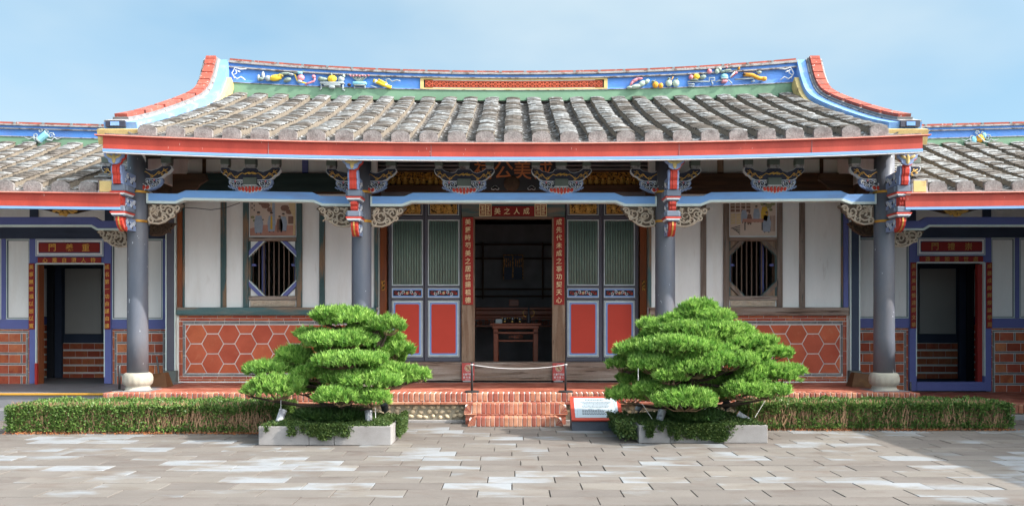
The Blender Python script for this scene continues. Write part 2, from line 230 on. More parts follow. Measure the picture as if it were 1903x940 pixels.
# ------------------------------------------------------------------ mesh builder and object helpers
class MB:
    def __init__(s): s.v = []; s.f = []; s.mi = []; s.mats = []; s.cur = 0
    def use(s, m):
        if m not in s.mats: s.mats.append(m)
        s.cur = s.mats.index(m); return s
    def face(s, idx): s.f.append(tuple(idx)); s.mi.append(s.cur)
    def convex(s, vs, faces):
        b = len(s.v); c = sum((Vector(v) for v in vs), Vector()) / len(vs); s.v += [tuple(v) for v in vs]
        for f in faces:
            p = [Vector(vs[i]) for i in f]; n = Vector()
            for i in range(len(p)): n += p[i].cross(p[(i + 1) % len(p)])
            fc = sum(p, Vector()) / len(p)
            s.face([b + i for i in (f if n.dot(fc - c) >= 0 else f[::-1])])
        return s
    def box(s, x0, x1, y0, y1, z0, z1, b=0.0):
        if x0 > x1: x0, x1 = x1, x0
        if y0 > y1: y0, y1 = y1, y0
        if z0 > z1: z0, z1 = z1, z0
        b = min(b, 0.45 * min(x1 - x0, y1 - y0, z1 - z0))
        if b <= 0:
            vs = [(x, y, z) for x in (x0, x1) for y in (y0, y1) for z in (z0, z1)]
            return s.convex(vs, [(0, 1, 3, 2), (4, 5, 7, 6), (0, 1, 5, 4), (2, 3, 7, 6), (0, 2, 6, 4), (1, 3, 7, 5)])
        cx, cy, cz = (x0 + x1) / 2, (y0 + y1) / 2, (z0 + z1) / 2; hx, hy, hz = (x1 - x0) / 2, (y1 - y0) / 2, (z1 - z0) / 2
        vs = []; ix = {}
        for sx in (-1, 1):
            for sy in (-1, 1):
                for sz in (-1, 1):
                    for a in range(3):
                        h = [hx - b, hy - b, hz - b]; h[a] += b
                        ix[sx, sy, sz, a] = len(vs); vs.append((cx + sx * h[0], cy + sy * h[1], cz + sz * h[2]))
        F = []
        for a in range(3):
            for sg in (-1, 1):
                q = []
                for u, w in ((-1, -1), (1, -1), (1, 1), (-1, 1)):
                    k = [u, w]; k.insert(a, sg); q.append(ix[k[0], k[1], k[2], a])
                F.append(q)
        for a in range(3):                      # edges running along axis a
            o = [i for i in range(3) if i != a]
            for u in (-1, 1):
                for w in (-1, 1):
                    k0 = [0, 0, 0]; k0[o[0]] = u; k0[o[1]] = w; k1 = k0[:]; k0[a] = -1; k1[a] = 1
                    F.append([ix[(*k0, o[0])], ix[(*k1, o[0])], ix[(*k1, o[1])], ix[(*k0, o[1])]])
        for sx in (-1, 1):
            for sy in (-1, 1):
                for sz in (-1, 1): F.append([ix[sx, sy, sz, a] for a in range(3)])
        return s.convex(vs, F)
    def prism(s, poly, a0, a1, axis='y', back=True):
        """poly in the plane across AXIS: axis y -> (x,z), axis x -> (y,z), axis z -> (x,y)"""
        n = len(poly); area = sum(poly[i][0] * poly[(i + 1) % n][1] - poly[(i + 1) % n][0] * poly[i][1] for i in range(n))
        if area < 0: poly = poly[::-1]
        if a0 > a1: a0, a1 = a1, a0
        def P(p, a): return (p[0], a, p[1]) if axis == 'y' else (a, p[0], p[1]) if axis == 'x' else (p[0], p[1], a)
        b = len(s.v); s.v += [P(p, a0) for p in poly] + [P(p, a1) for p in poly]
        fl = axis != 'y'
        def F(idx): s.face(idx[::-1] if fl else idx)
        F([b + i for i in range(n)])
        if back: F([b + n + i for i in range(n)][::-1])
        for i in range(n):
            j = (i + 1) % n; F([b + j, b + i, b + n + i, b + n + j])
        return s
    def sweepx(s, prof, xs, fn=None, cap=True):
        """closed (y,z) profile swept along x; FN(x) -> (dy,dz) or list of points"""
        n = len(prof); area = sum(prof[i][0] * prof[(i + 1) % n][1] - prof[(i + 1) % n][0] * prof[i][1] for i in range(n))
        if area < 0: prof = prof[::-1]
        b = len(s.v)
        for x in xs:
            dy, dz = fn(x) if fn else (0, 0)
            s.v += [(x, y + dy, z + dz) for y, z in prof]
        m = len(xs)
        for k in range(m - 1):
            for i in range(n):
                j = (i + 1) % n; s.face([b + k * n + i, b + k * n + j, b + (k + 1) * n + j, b + (k + 1) * n + i][::-1])
        if cap: s.face([b + i for i in range(n)][::-1]); s.face([b + (m - 1) * n + i for i in range(n)])
        return s
    def band(s, xs, zb, zt, y0, y1):
        b = len(s.v)
        for x in xs:
            zB, zT = zb(x), zt(x); s.v += [(x, y0, zB), (x, y0, zT), (x, y1, zT), (x, y1, zB)]
        for k in range(len(xs) - 1):
            for i in range(4):
                j = (i + 1) % 4; s.face([b + k * 4 + i, b + k * 4 + j, b + (k + 1) * 4 + j, b + (k + 1) * 4 + i][::-1])
        e = b + 4 * (len(xs) - 1); s.face([b, b + 3, b + 2, b + 1][::-1]); s.face([e, e + 1, e + 2, e + 3][::-1]); return s
    def tube(s, path, r, n=6, cap=True):
        path = [Vector(p) for p in path]; m = len(path); rr = r if isinstance(r, (list, tuple)) else [r] * m
        b = len(s.v); up = Vector((0, 0, 1)); prev = None
        for k, p in enumerate(path):
            t = (path[min(k + 1, m - 1)] - path[max(k - 1, 0)])
            t = t.normalized() if t.length > 1e-9 else Vector((0, 0, 1))
            if prev is None:
                u = t.cross(up if abs(t.z) < 0.9 else Vector((1, 0, 0))).normalized()
            else:
                u = (prev - t * prev.dot(t)); u = u.normalized() if u.length > 1e-6 else t.cross(up).normalized()
            prev = u; w = t.cross(u)
            for i in range(n):
                a = 2 * math.pi * i / n; s.v.append(tuple(p + (u * math.cos(a) + w * math.sin(a)) * rr[k]))
        for k in range(m - 1):
            for i in range(n):
                j = (i + 1) % n; s.face([b + k * n + i, b + k * n + j, b + (k + 1) * n + j, b + (k + 1) * n + i])
        if cap: s.face([b + i for i in range(n)][::-1]); s.face([b + (m - 1) * n + i for i in range(n)])
        return s
    def lathe(s, prof, cx, cy, n=32, lobes=0, amp=0.0, lo=None, hi=None):
        b = len(s.v)
        for r, z in prof:
            for i in range(n):
                a = 2 * math.pi * i / n; q = r
                if lobes and lo <= z <= hi: q = r * (1 - amp * (1 - abs(math.sin(a * lobes / 2)) ** 0.6))
                s.v.append((cx + q * math.cos(a), cy + q * math.sin(a), z))
        for k in range(len(prof) - 1):
            for i in range(n):
                j = (i + 1) % n; s.face([b + k * n + i, b + k * n + j, b + (k + 1) * n + j, b + (k + 1) * n + i])
        s.face([b + i for i in range(n)][::-1]); e = b + (len(prof) - 1) * n; s.face([e + i for i in range(n)]); return s
    def ball(s, c, r, n=10, m=6, rot=0.0):
        rx, ry, rz = r if isinstance(r, (tuple, list)) else (r, r, r); b = len(s.v); ca, sa = math.cos(rot), math.sin(rot)
        for k in range(1, m):
            th = math.pi * k / m
            for i in range(n):
                a = 2 * math.pi * i / n; x = rx * math.sin(th) * math.cos(a); y = ry * math.sin(th) * math.sin(a); z = rz * math.cos(th)
                s.v.append((c[0] + x * ca - z * sa, c[1] + y, c[2] + x * sa + z * ca))
        for p in (rz, -rz): s.v.append((c[0] - p * sa, c[1], c[2] + p * ca))
        t, u = b + (m - 1) * n, b + (m - 1) * n + 1
        for i in range(n):
            j = (i + 1) % n; s.face([t, b + i, b + j]); e = b + (m - 2) * n; s.face([u, e + j, e + i])
            for k in range(m - 2): s.face([b + k * n + i, b + (k + 1) * n + i, b + (k + 1) * n + j, b + k * n + j])
        return s
    def scroll(s, cx, y, cz, r0, turns, start=0.0, cw=1, r=0.012, n=5, steps=14, ysq=1.0):
        pts = []; rad = []
        for k in range(steps + 1):
            t = k / steps; a = start + cw * t * turns * 2 * math.pi; q = r0 * (1 - 0.82 * t)
            pts.append((cx + q * math.cos(a), y, cz + q * math.sin(a))); rad.append(r * (1 - 0.45 * t))
        return s.tube(pts, rad, n)
    def mesh(s, name, m=None, smooth=False):
        me = bpy.data.meshes.new(name); me.from_pydata(s.v, [], s.f)
        ms = s.mats if s.mats else [m]
        for k in ms: me.materials.append(k)
        if len(ms) > 1: me.polygons.foreach_set('material_index', s.mi)
        if smooth: me.polygons.foreach_set('use_smooth', [True] * len(me.polygons))
        me.update(); return me
    def build(s, name, m=None, parent=None, smooth=False, loc=None, label=None):
        o = bpy.data.objects.new(name, s.mesh(name, m, smooth)); COL.objects.link(o)
        if loc is not None: o.location = loc
        put(o, parent)
        if label: o['label'] = label
        return o
WL = {}
def put(o, parent):
    if parent is not None:
        o.parent = parent
        if parent.name in WL: o.matrix_parent_inverse = Matrix.Translation(-WL[parent.name])
def thing(name, label, cat, loc, group=None):
    o = bpy.data.objects.new(name, None); COL.objects.link(o); o.location = loc; o.empty_display_size = 0.2
    WL[o.name] = Vector(loc); return tag(o, label, cat, group)
def tag(o, label, cat, group=None, kind=None):
    o['label'] = label; o['category'] = cat
    if group: o['group'] = group
    if kind: o['kind'] = kind
    return o
def struct(o): o['kind'] = 'structure'; return o
def inst(name, me, loc, parent, rot=None):
    o = bpy.data.objects.new(name, me); COL.objects.link(o); o.location = loc
    if rot: o.rotation_euler = rot
    put(o, parent); return o
PIECES = {}
def brick_piece(name, parent, m, x0, x1, y0, y1, z0, z1, b=0.004):
    """one brick, tile or slab: meshes are shared between pieces of the same size"""
    key = ('b', m.name, round(abs(x1 - x0), 3), round(abs(y1 - y0), 3), round(abs(z1 - z0), 3), b)
    if key not in PIECES:
        hx, hy, hz = key[2] / 2, key[3] / 2, key[4] / 2
        PIECES[key] = MB().box(-hx, hx, -hy, hy, -hz, hz, b).mesh(name, m)
    return inst(name, PIECES[key], ((x0 + x1) / 2, (y0 + y1) / 2, (z0 + z1) / 2), parent)
def clip(poly, x0, x1, z0, z1):
    for ax, lim, sg in ((0, x0, 1), (0, x1, -1), (1, z0, 1), (1, z1, -1)):
        out = []
        for i in range(len(poly)):
            p, q = poly[i], poly[(i + 1) % len(poly)]; a, b = sg * (p[ax] - lim), sg * (q[ax] - lim)
            if a >= 0: out.append(p)
            if a * b < 0:
                t = a / (a - b); out.append((p[0] + t * (q[0] - p[0]), p[1] + t * (q[1] - p[1])))
        poly = out
        if len(poly) < 3: return []
    return poly
def inset(poly, g):
    n = len(poly); area = sum(poly[i][0] * poly[(i + 1) % n][1] - poly[(i + 1) % n][0] * poly[i][1] for i in range(n))
    if area < 0: poly = poly[::-1]
    if abs(area) / 2 < 0.0015: return []
    lines = []
    for i in range(n):
        p, q = Vector(poly[i]), Vector(poly[(i + 1) % n]); d = (q - p)
        if d.length < 1e-5: continue
        d.normalize(); nn = Vector((-d.y, d.x)); lines.append((p + nn * g, d))
    out = []
    for i in range(len(lines)):
        p, d = lines[i - 1]; q, e = lines[i]; cr = d.x * e.y - d.y * e.x
        if abs(cr) < 1e-6: out.append(tuple(q)); continue
        t = ((q.x - p.x) * e.y - (q.y - p.y) * e.x) / cr; out.append(tuple(p + d * t))
    return out
def tile_piece(name, parent, m, poly, a0, a1, axis):
    cx = sum(p[0] for p in poly) / len(poly); cz = sum(p[1] for p in poly) / len(poly)
    key = ('t', m.name, axis, round(a1 - a0, 4), tuple((round(p[0] - cx, 3), round(p[1] - cz, 3)) for p in poly))
    if key not in PIECES:
        b = MB(); b.prism([(p[0] - cx, p[1] - cz) for p in poly], 0, a1 - a0, axis); PIECES[key] = b.mesh(name, m)
    loc = (cx, a0, cz) if axis == 'y' else (cx, cz, a0)
    return inst(name, PIECES[key], loc, parent)

# ------------------------------------------------------------------ lettering: glyph outlines from the program's built-in typeface
GLY = {}
def load_glyphs(chars, bold=0.006):
    obs = []
    for ch in sorted(set(chars)):
        cu = bpy.data.curves.new('g', 'FONT'); cu.body = ch; cu.extrude = 0.02; cu.offset = bold; cu.resolution_u = 3
        o = bpy.data.objects.new('g', cu); COL.objects.link(o); obs.append((ch, o, cu))
    bpy.context.view_layer.update(); dg = bpy.context.evaluated_depsgraph_get()
    for ch, o, cu in obs:
        me = bpy.data.meshes.new_from_object(o.evaluated_get(dg))
        v = np.array([tuple(q.co) for q in me.vertices]); f = [tuple(p.vertices) for p in me.polygons]
        lo, hi = v.min(0), v.max(0); GLY[ch] = (v, f, lo, hi); bpy.data.meshes.remove(me)
    for ch, o, cu in obs: bpy.data.objects.remove(o); bpy.data.curves.remove(cu)
def glyph(b, ch, cx, cz, w, y, h=None, slant=0.0):
    v, f, lo, hi = GLY[ch]; h = h or w; base = len(b.v)
    c = (lo + hi) / 2; s = 1.0 / max(hi[0] - lo[0], hi[1] - lo[1], 0.62)
    for q in v:
        u, t = (q[0] - c[0]) * s, (q[1] - c[1]) * s
        b.v.append((cx + (u + 0.0 * t) * w, y - q[2] * 0.15, cz + (t + slant * u) * h))
    for p in f: b.face([base + i for i in p])
# ================================================================== COURTYARD AND TERRACE
cy = MB().box(-60, 60, -30, 60, -0.30, -0.014).build('courtyard', M_bed); struct(cy)
stuff = MB(); front = []
k = 0
for r in range(-20, 40):
    y1 = 11.55 - 0.304 * r; y0 = y1 - 0.304
    off = 0.30 * (r % 2) + random.uniform(-0.05, 0.05) + (0.10 if r % 3 == 0 else 0) + 0.305
    for c in range(-22, 22):
        x0 = c * 0.607 + off; x1 = x0 + 0.607; mid = (x0 + x1) / 2
        if abs(mid) > 12: continue
        dz = random.uniform(-0.0025, 0.0025); g = 0.0045
        inview = 6.45 < y1 and y0 < 11.55 and abs(mid) < 0.62 * y1 + 0.25
        if inview and len(front) < 300:
            front.append(brick_piece('paving_stone', cy, M_paver, x0 + g, x1 - g, y0 + g, y1 - g, -0.05 + dz, dz, 0.003)); front[-1]['kind'] = 'structure'
        elif y1 > 0: stuff.box(x0 + g, x1 - g, y0 + g, y1 - g, -0.05 + dz, dz)
so = stuff.build('paving', M_paver, cy); so['kind'] = 'stuff'

FL = 0.42                                             # veranda floor level
TX0, TX1 = -5.83, 5.79
terrace = MB().box(TX0 + .02, TX1 - .02, 12.13, 14.9, 0.0, FL - 0.02).build('terrace', M_cement); struct(terrace)
st = MB().box(TX0, TX1, 12.045, 12.125, 0.0, 0.036, 0.004).build('base_course', M_planter, terrace)
n = int((TX1 - TX0) / 0.0745)
for i in range(n):
    a = TX0 + (TX1 - TX0) * i / n; b = TX0 + (TX1 - TX0) * (i + 1) / n
    brick_piece('edge_brick', terrace, M_edge, a + .0035, b - .0035, 12.07 + random.uniform(-.003, .003), 12.295, 0.296, FL + random.uniform(-.002, .002), 0.012)
MB().box(TX0 + .01, TX1 - .01, 12.085, 12.29, 0.27, FL - 0.008).build('mortar_bed', M_grout, terrace)
n = 46
for i in range(n):
    a = TX0 + (TX1 - TX0) * i / n; b = TX0 + (TX1 - TX0) * (i + 1) / n
    brick_piece('flat_tile', terrace, M_edge, a + .003, b - .003, 12.05, 12.16, 0.257, 0.293, 0.006)
cob = []
for q in range(6):
    b = MB(); b.ball((0, 0, 0), (0.042 * random.uniform(.8, 1.15), 0.028, 0.030 * random.uniform(.8, 1.1)), 8, 5, random.uniform(-.4, .4)); me = b.mesh('cobble', M_cobble, True)
    for v in me.vertices: v.co *= 1 + random.uniform(-.07, .07)
    cob.append(me)
for row, z in enumerate((0.213, 0.148, 0.083)):
    x = -3.35 + 0.05 * row
    while x < 3.4:
        if not (-0.70 < x < 0.78):
            o = inst('cobble', random.choice(cob), (x, 12.126, z + random.uniform(-.012, .012)), terrace, (0, random.uniform(-.5, .5), 0)); s_ = random.uniform(.85, 1.2); o.scale = (s_, 1, s_)
        x += random.uniform(0.085, 0.135)
# diagonal floor tiles of the veranda, a square-set border strip first
ft = 0.29; cs = ft / math.sqrt(2)
for i in range(-24, 25):
    for j in range(-3, 9):
        for h in (0, 1):
            cx_, cy_ = (i + 0.5 * h) * 2 * cs, 12.40 + (j + 0.5 * h) * 2 * cs
            p = clip([(cx_ - cs, cy_), (cx_, cy_ - cs), (cx_ + cs, cy_), (cx_, cy_ + cs)], TX0 + .05, TX1 - .05, 12.40, 14.10)
            if len(p) >= 3:
                p = inset(p, 0.005)
                if len(p) >= 3: tile_piece('floor_tile', terrace, M_floor, p, FL - 0.02, FL, 'z')
for i in range(38):
    a = TX0 + (TX1 - TX0) * i / 38; b = TX0 + (TX1 - TX0) * (i + 1) / 38
    brick_piece('border_tile', terrace, M_floor, a + .004, b - .004, 12.302, 12.393, FL - 0.02, FL, 0.003)
MB().box(TX0 + .03, TX1 - .03, 12.25, 14.2, FL - 0.03, FL - 0.005).build('joint_bed', M_grout, terrace)

steps = thing('brick_steps', 'two low brick steps with fanned corner bricks leading up to the doorway', 'steps', (0.035, 11.8, 0))
def step(x0, x1, z0, z1, y0, y1):
    rad = 0.115; g = 0.003; n = int((x1 - x0 - 2 * rad) / 0.062); w = (x1 - x0 - 2 * rad) / n
    for i in range(n):
        a = x0 + rad + i * w; brick_piece('brick', steps, M_edge, a + g, a + w - g, y0 + random.uniform(-.002, .002), y1, z0, z1 + random.uniform(-.0015, .0015), 0.007)
    body = MB().box(x0 + .02, x1 - .02, y0 + .012, y1, z0, z1 - .03); body.box(x0 + rad, x1 - rad, y0 + .012, y1, z1 - .03, z1 - 0.01); body.build('mortar', M_grout, steps)
    for s in (-1, 1):
        px, pz = (x0 + rad, z0 - 0.0) if s < 0 else (x1 - rad, z0)
        H_ = z1 - z0
        for k in range(4):
            a0, a1 = math.pi / 2 * k / 4 + .025, math.pi / 2 * (k + 1) / 4 - .025
            def rim(a): return (px + s * rad * 1.35 * math.sin(a) if False else px + s * rad * math.sin(a), pz + H_ * math.cos(a))
            poly = [(px + s * 0.012, pz + 0.012 + .01 * k * 0), rim(a0), rim((a0 + a1) / 2), rim(a1)]
            MB().prism(poly, y0, y1).build('corner_brick', M_edge, steps)
step(-0.684, 0.766, 0.146, 0.290, 11.87, 12.045)
step(-0.614, 0.686, 0.004, 0.128, 11.58, 11.86)
for i in range(8):
    a = -0.684 + 1.45 * i / 8; brick_piece('flat_brick', steps, M_edge, a + .003, a + 1.45 / 8 - .003, 11.855, 12.04, 0.112 + .02, 0.145, 0.004)
MB().box(-.66, .74, 11.875, 12.04, 0.0, 0.131).build('footing', M_edge, steps)

# ================================================================== MAIN HALL
hall = thing('main_hall', 'broad single storey hall with grey tiled roof, curved blue ridge and four slate blue columns', 'hall', (0, 15.5, 0))
W, DW = 14.15, 14.50                                   # wall planes: side bays, doorway
XE = 5.62
def lift_e(x): return 0.115 * (abs(x) / 5.6) ** 2.2
def lift_r(x): return 0.09 * (abs(x) / 5.3) ** 2.0
def bed(x, t):
    return 11.75 + 4.05 * t, 3.905 + 1.555 * t - 0.22 * t * (1 - t) + lift_e(x) * (1 - t) + lift_r(x) * t
def lin_space(a, b, n): return [a + (b - a) * i / n for i in range(n + 1)]
XS = lin_space(-XE, XE, 36)

def roof_sheet(b, bedf, xs, ts, drop, thick):
    base = len(b.v); nt = len(ts)
    for x in xs:
        for t in ts:
            y, z = bedf(x, t); b.v += [(x, y, z - drop), (x, y, z - drop - thick)]
    def I(i, j, k): return base + (i * nt + j) * 2 + k
    for i in range(len(xs) - 1):
        for j in range(nt - 1):
            b.face([I(i, j, 0), I(i + 1, j, 0), I(i + 1, j + 1, 0), I(i, j + 1, 0)]); b.face([I(i, j, 1), I(i, j + 1, 1), I(i + 1, j + 1, 1), I(i + 1, j, 1)])
    for j in range(nt - 1):
        b.face([I(0, j, 0), I(0, j + 1, 0), I(0, j + 1, 1), I(0, j, 1)]); e = len(xs) - 1; b.face([I(e, j, 0), I(e, j, 1), I(e, j + 1, 1), I(e, j + 1, 0)])
    for i in range(len(xs) - 1):
        b.face([I(i, 0, 0), I(i, 0, 1), I(i + 1, 0, 1), I(i + 1, 0, 0)]); e = nt - 1; b.face([I(i, e, 0), I(i + 1, e, 0), I(i + 1, e, 1), I(i, e, 1)])
def tile_row_mesh(bedf, xc, N, w, h):
    """a raised row of stacked cover tiles with mortared flanks"""
    b = MB(); b.use(M_mortar)
    m = 16; base = len(b.v); ph = random.uniform(0, 6)
    for k in range(m + 1):
        t = k / m; y, z = bedf(xc, t); j = 0.006 * math.sin(5 * t * math.pi + ph)
        b.v += [(xc - w / 2 + j, y, z - 0.02), (xc - w / 2 + .006 + j, y, z + h), (xc + w / 2 - .006 + j, y, z + h), (xc + w / 2 + j, y, z - 0.02)]
    for k in range(m):
        for i in range(3):
            q = base + k * 4 + i; b.face([q, q + 1, q + 5, q + 4][::-1])
    us = (-1, -0.6, 0, 0.6, 1)
    for k in range(N):
        t0, t1 = k / N, min(1.0, (k + 1.2) / N); j = random.uniform(-.007, .007) + 0.006 * math.sin(5 * t0 * math.pi + ph); dz = random.uniform(-.004, .005); tl = random.uniform(-.006, .006)
        base = len(b.v); th = random.uniform(.014, .022); tm = M_tileold if random.random() < .36 else M_tile; bow = random.uniform(.004, .026)
        for (t, e, f) in ((t0, 0.026, 1), (t1, 0.002, 0), (t0, 0.026 - th, 1), (t0, -.012, .2)):
            y, z = bedf(xc, t)
            for u in us: b.v.append((xc + j + u * (w / 2 + .007), y - bow * f * (1 - u * u), z + h + e + 0.014 * (1 - u * u) + dz + tl * u))
        for i in range(4):
            b.use(tm).face([base + i, base + i + 1, base + 6 + i, base + 5 + i]); b.face([base + 10 + i, base + 11 + i, base + i + 1, base + i])
            b.use(M_gapshade).face([base + 15 + i, base + 16 + i, base + 11 + i, base + 10 + i])
        b.use(tm).face([base, base + 5, base + 10]); b.face([base + 4, base + 14, base + 9])
    return b
def chan_mesh(bedf, xc, N, w):
    b = MB(); us = (-1, -0.5, 0, 0.5, 1)
    for k in range(N):
        t0, t1 = k / N, min(1.0, (k + 1.2) / N); dz = random.uniform(-.004, .004); base = len(b.v)
        for t, e in ((t0, 0.026), (t1, 0.004), (t0, 0.004)):
            for u in us:
                y, z = bedf(xc, t); b.v.append((xc + u * w / 2, y + 0.012 * (1 - u * u), z + e + 0.025 * u * u + dz))
        for i in range(4):
            b.face([base + i, base + i + 1, base + 6 + i, base + 5 + i]); b.face([base + 10 + i, base + 11 + i, base + i + 1, base + i])
    return b
def end_mesh(w, h):
    pts = [(-w / 2 - .002, -.03), (-w / 2 - .004, h * .70), (-w / 2 + .012, h * .90), (-w / 2 + .045, h + .004), (-w / 5, h + .016), (0, h + .02), (w / 5, h + .016), (w / 2 - .045, h + .004), (w / 2 - .012, h * .90), (w / 2 + .004, h * .70), (w / 2 + .002, -.03)]
    return MB().prism(pts, -0.035, 0.02).mesh('tile_end', M_tileend)

roof = MB(); roof_sheet(roof, bed, XS, lin_space(0, 1, 10), 0.03, 0.05)
def bed_back(x, t): y, z = bed(x, 1 - t); return 15.80 + (15.80 - y) + 0.10, z
roof_sheet(roof, bed_back, XS, lin_space(0, 1, 8), 0.03, 0.05)
roof = roof.build('roof', M_soffit, hall)
NR = 27; pitch = 0.388; rows = [(i - (NR - 1) / 2) * pitch + 0.005 for i in range(NR)]
endm = end_mesh(0.244, 0.134)
for i, xc in enumerate(rows):
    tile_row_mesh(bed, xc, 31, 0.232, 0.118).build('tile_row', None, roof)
    y, z = bed(xc, 0); inst('tile_end', endm, (xc, y - 0.012, z - 0.008), roof)
for i in range(NR + 1):
    xc = (i - NR / 2) * pitch + 0.005
    chan_mesh(bed, xc, 40, 0.17).build('tile_channel', M_tilechan, roof)
    y, z = bed(xc, 0)
MB().sweepx([(11.70, 3.872), (11.70, 3.905), (11.80, 3.925), (11.80, 3.872)], XS, lambda x: (0, lift_e(x))).build('eave_mortar', M_tileend, roof)
eb = MB(); eb.use(M_red).sweepx([(11.66, 3.688), (11.655, 3.855), (11.72, 3.855), (11.72, 3.688)], XS, lambda x: (0, lift_e(x)))
fascia = eb.build('eave_board', None, hall)
for jx in (-3.35, -1.12, 2.28, 4.1): MB().box(jx - .0025, jx + .0025, 11.653, 11.67, 3.69 + lift_e(jx), 3.853 + lift_e(jx)).build('board_joint', M_darkwood, fascia)
MB().sweepx([(11.615, 3.862), (11.62, 3.872), (11.71, 3.880), (11.71, 3.857), (11.64, 3.855)], lin_space(-5.72, 5.72, 36), lambda x: (0, lift_e(x))).build('drip_lip', M_redlip, fascia)
MB().sweepx([(11.648, 3.648), (11.648, 3.685), (11.72, 3.685), (11.72, 3.648)], XS, lambda x: (0, lift_e(x))).build('blue_trim', M_eaveblue, fascia)
MB().sweepx([(11.652, 3.632), (11.652, 3.645), (11.72, 3.645), (11.72, 3.632)], XS, lambda x: (0, lift_e(x))).build('white_trim', M_white, fascia)

# ridge ------------------------------------------------------------
DR = 15.75; RX = 5.26; RXS = lin_space(-RX, RX, 40)
def rz(yc, ye):
    a, b = Z(yc, DR), Z(ye, DR); return lambda x: a + (b - a) * (abs(x) / RX) ** 2.1
ridge = MB().band(RXS, rz(188, 180), rz(136, 112), DR + .05, DR + .45).build('ridge', M_mould, hall)
MB().band(RXS, rz(187, 179), rz(168.5, 153.5), DR, DR + .06).build('green_band', M_green, ridge)
MB().band(RXS, rz(168.5, 153.5), rz(167.3, 152.3), DR - .015, DR + .06).build('thin_moulding', M_mould, ridge)
MB().band(RXS, rz(167.3, 152.3), rz(147, 126), DR + .03, DR + .07).build('blue_frieze', M_ridgeblue, ridge)
MB().band(RXS, rz(147, 126), rz(145, 123.6), DR - .04, DR + .06).build('thin_moulding', M_mould, ridge)
MB().band(RXS, rz(145, 123.6), rz(140, 117.6), DR - .01, DR + .06).build('blue_strip', M_ridgeblue, ridge)
MB().band(RXS, rz(140, 117.6), rz(136.6, 113.2), DR - .06, DR + .50).build('grey_moulding', M_mould, ridge)
nb = 23; L_ = 2 * RX / nb
for i in range(nb):
    a = -RX + i * L_; xs = [a + .025, a + L_ / 2, a + L_ - .025]
    MB().band(xs, rz(136.5, 113.1), rz(132.8, 109.3), DR - .03, DR + .46).build('cap_tile', M_captile, ridge)
    if i: MB().band([a - .02, a + .02], rz(137.4, 114), rz(133.4, 110), DR - .045, DR + .40).build('cap_block', M_strip, ridge)
# pierced red panel with its yellow frame
lx0, lx1 = X(783, DR), X(1127, DR); zf = [rz(y, y - 20) for y in (168, 147.5, 150, 166, 152.5, 164)]
fr = MB().use(M_yellow); xsl = lin_space(lx0, lx1, 16)
fr.band(xsl, rz(167.3, 152.3), rz(164.8, 150), DR - .012, DR + .04).band(xsl, rz(150, 129), rz(147.2, 126.2), DR - .012, DR + .04)
for a, b in ((lx0 - .02, lx0 + .045), (lx1 - .045, lx1 + .02)): fr.band([a, b], rz(166.8, 151.8), rz(147.8, 126.8), DR - .014, DR + .04)
fr.use(M_white).band(xsl[1:-1], rz(164.8, 150), rz(164, 149.2), DR - .004, DR + .04).band(xsl[1:-1], rz(151, 130), rz(150, 129), DR - .004, DR + .04)
fr.build('panel_frame', None, ridge)
MB().band(xsl, rz(165, 150.2), rz(149.6, 128.6), DR + .028, DR + .04).build('panel_backing', M_black, ridge)
pt = MB(); q = 0.068; r_ = 0.058
for (a, b, c, d) in ((-q, q, -r_, -r_ + .014), (-q, q, r_ - .014, r_), (-q, -q + .012, -r_, r_), (q - .012, q, -r_, r_)): pt.box(a, b, -.02, .02, c, d)
for s1 in (-1, 1):
    for s2 in (-1, 1): pt.prism([(s1 * .060, 0), (0, s2 * .050), (0, s2 * .028), (s1 * .034, 0)], -.026, .018)
    pt.prism([(s1 * .062, .052), (s1 * .062, .028), (s1 * .036, .052)], -.024, .018); pt.prism([(s1 * .062, -.052), (s1 * .062, -.028), (s1 * .036, -.052)], -.024, .018)
pt.ball((0, -.01, 0), .016, 6, 4); ptm = pt.mesh('pierced_tile', M_latred)
for i in range(24):
    x = lx0 + .075 + (lx1 - lx0 - .15) * (i + .5) / 24; inst('pierced_tile', ptm, (x, DR + .012, (rz(164, 149)(x) + rz(151, 130)(x)) / 2), ridge)

# verge ridges down both gables --------------------------------------
def catmull(P, n=5):
    out = []
    for i in range(len(P) - 1):
        p0, p1, p2, p3 = P[max(i - 1, 0)], P[i], P[i + 1], P[min(i + 2, len(P) - 1)]
        for k in range(n):
            t = k / n; out.append(tuple(0.5 * ((2 * p1[a]) + (-p0[a] + p2[a]) * t + (2 * p0[a] - 5 * p1[a] + 4 * p2[a] - p3[a]) * t * t + (-p0[a] + 3 * p1[a] - 3 * p2[a] + p3[a]) * t ** 3) for a in range(2)))
    out.append(P[-1]); return out
VP = catmull([(11.80, 3.985), (12.7, 4.275), (13.9, 4.73), (14.9, 5.15), (15.35, 5.42), (15.62, 5.72), (15.80, 6.02), (15.88, 6.16)], 5)
def nrm(i):
    a, b = VP[max(i - 1, 0)], VP[min(i + 1, len(VP) - 1)]; d = Vector((b[0] - a[0], b[1] - a[1])).normalized(); return (-d.y, d.x)
def verge_strip(b, i0, i1, xa, xb, h0, h1):
    base = len(b.v)
    for i in range(i0, i1 + 1):
        n_ = nrm(i); p = VP[i]
        for x, h in ((xa, h0), (xa, h1), (xb, h1), (xb, h0)): b.v.append((x, p[0] + n_[0] * h, p[1] + n_[1] * h))
    for k in range(i1 - i0):
        for i in range(4):
            j = (i + 1) % 4; b.face([base + k * 4 + i, base + (k + 1) * 4 + i, base + (k + 1) * 4 + j, base + k * 4 + j])
    e = base + 4 * (i1 - i0); b.face([base, base + 1, base + 2, base + 3]); b.face([e, e + 3, e + 2, e + 1])
    return b
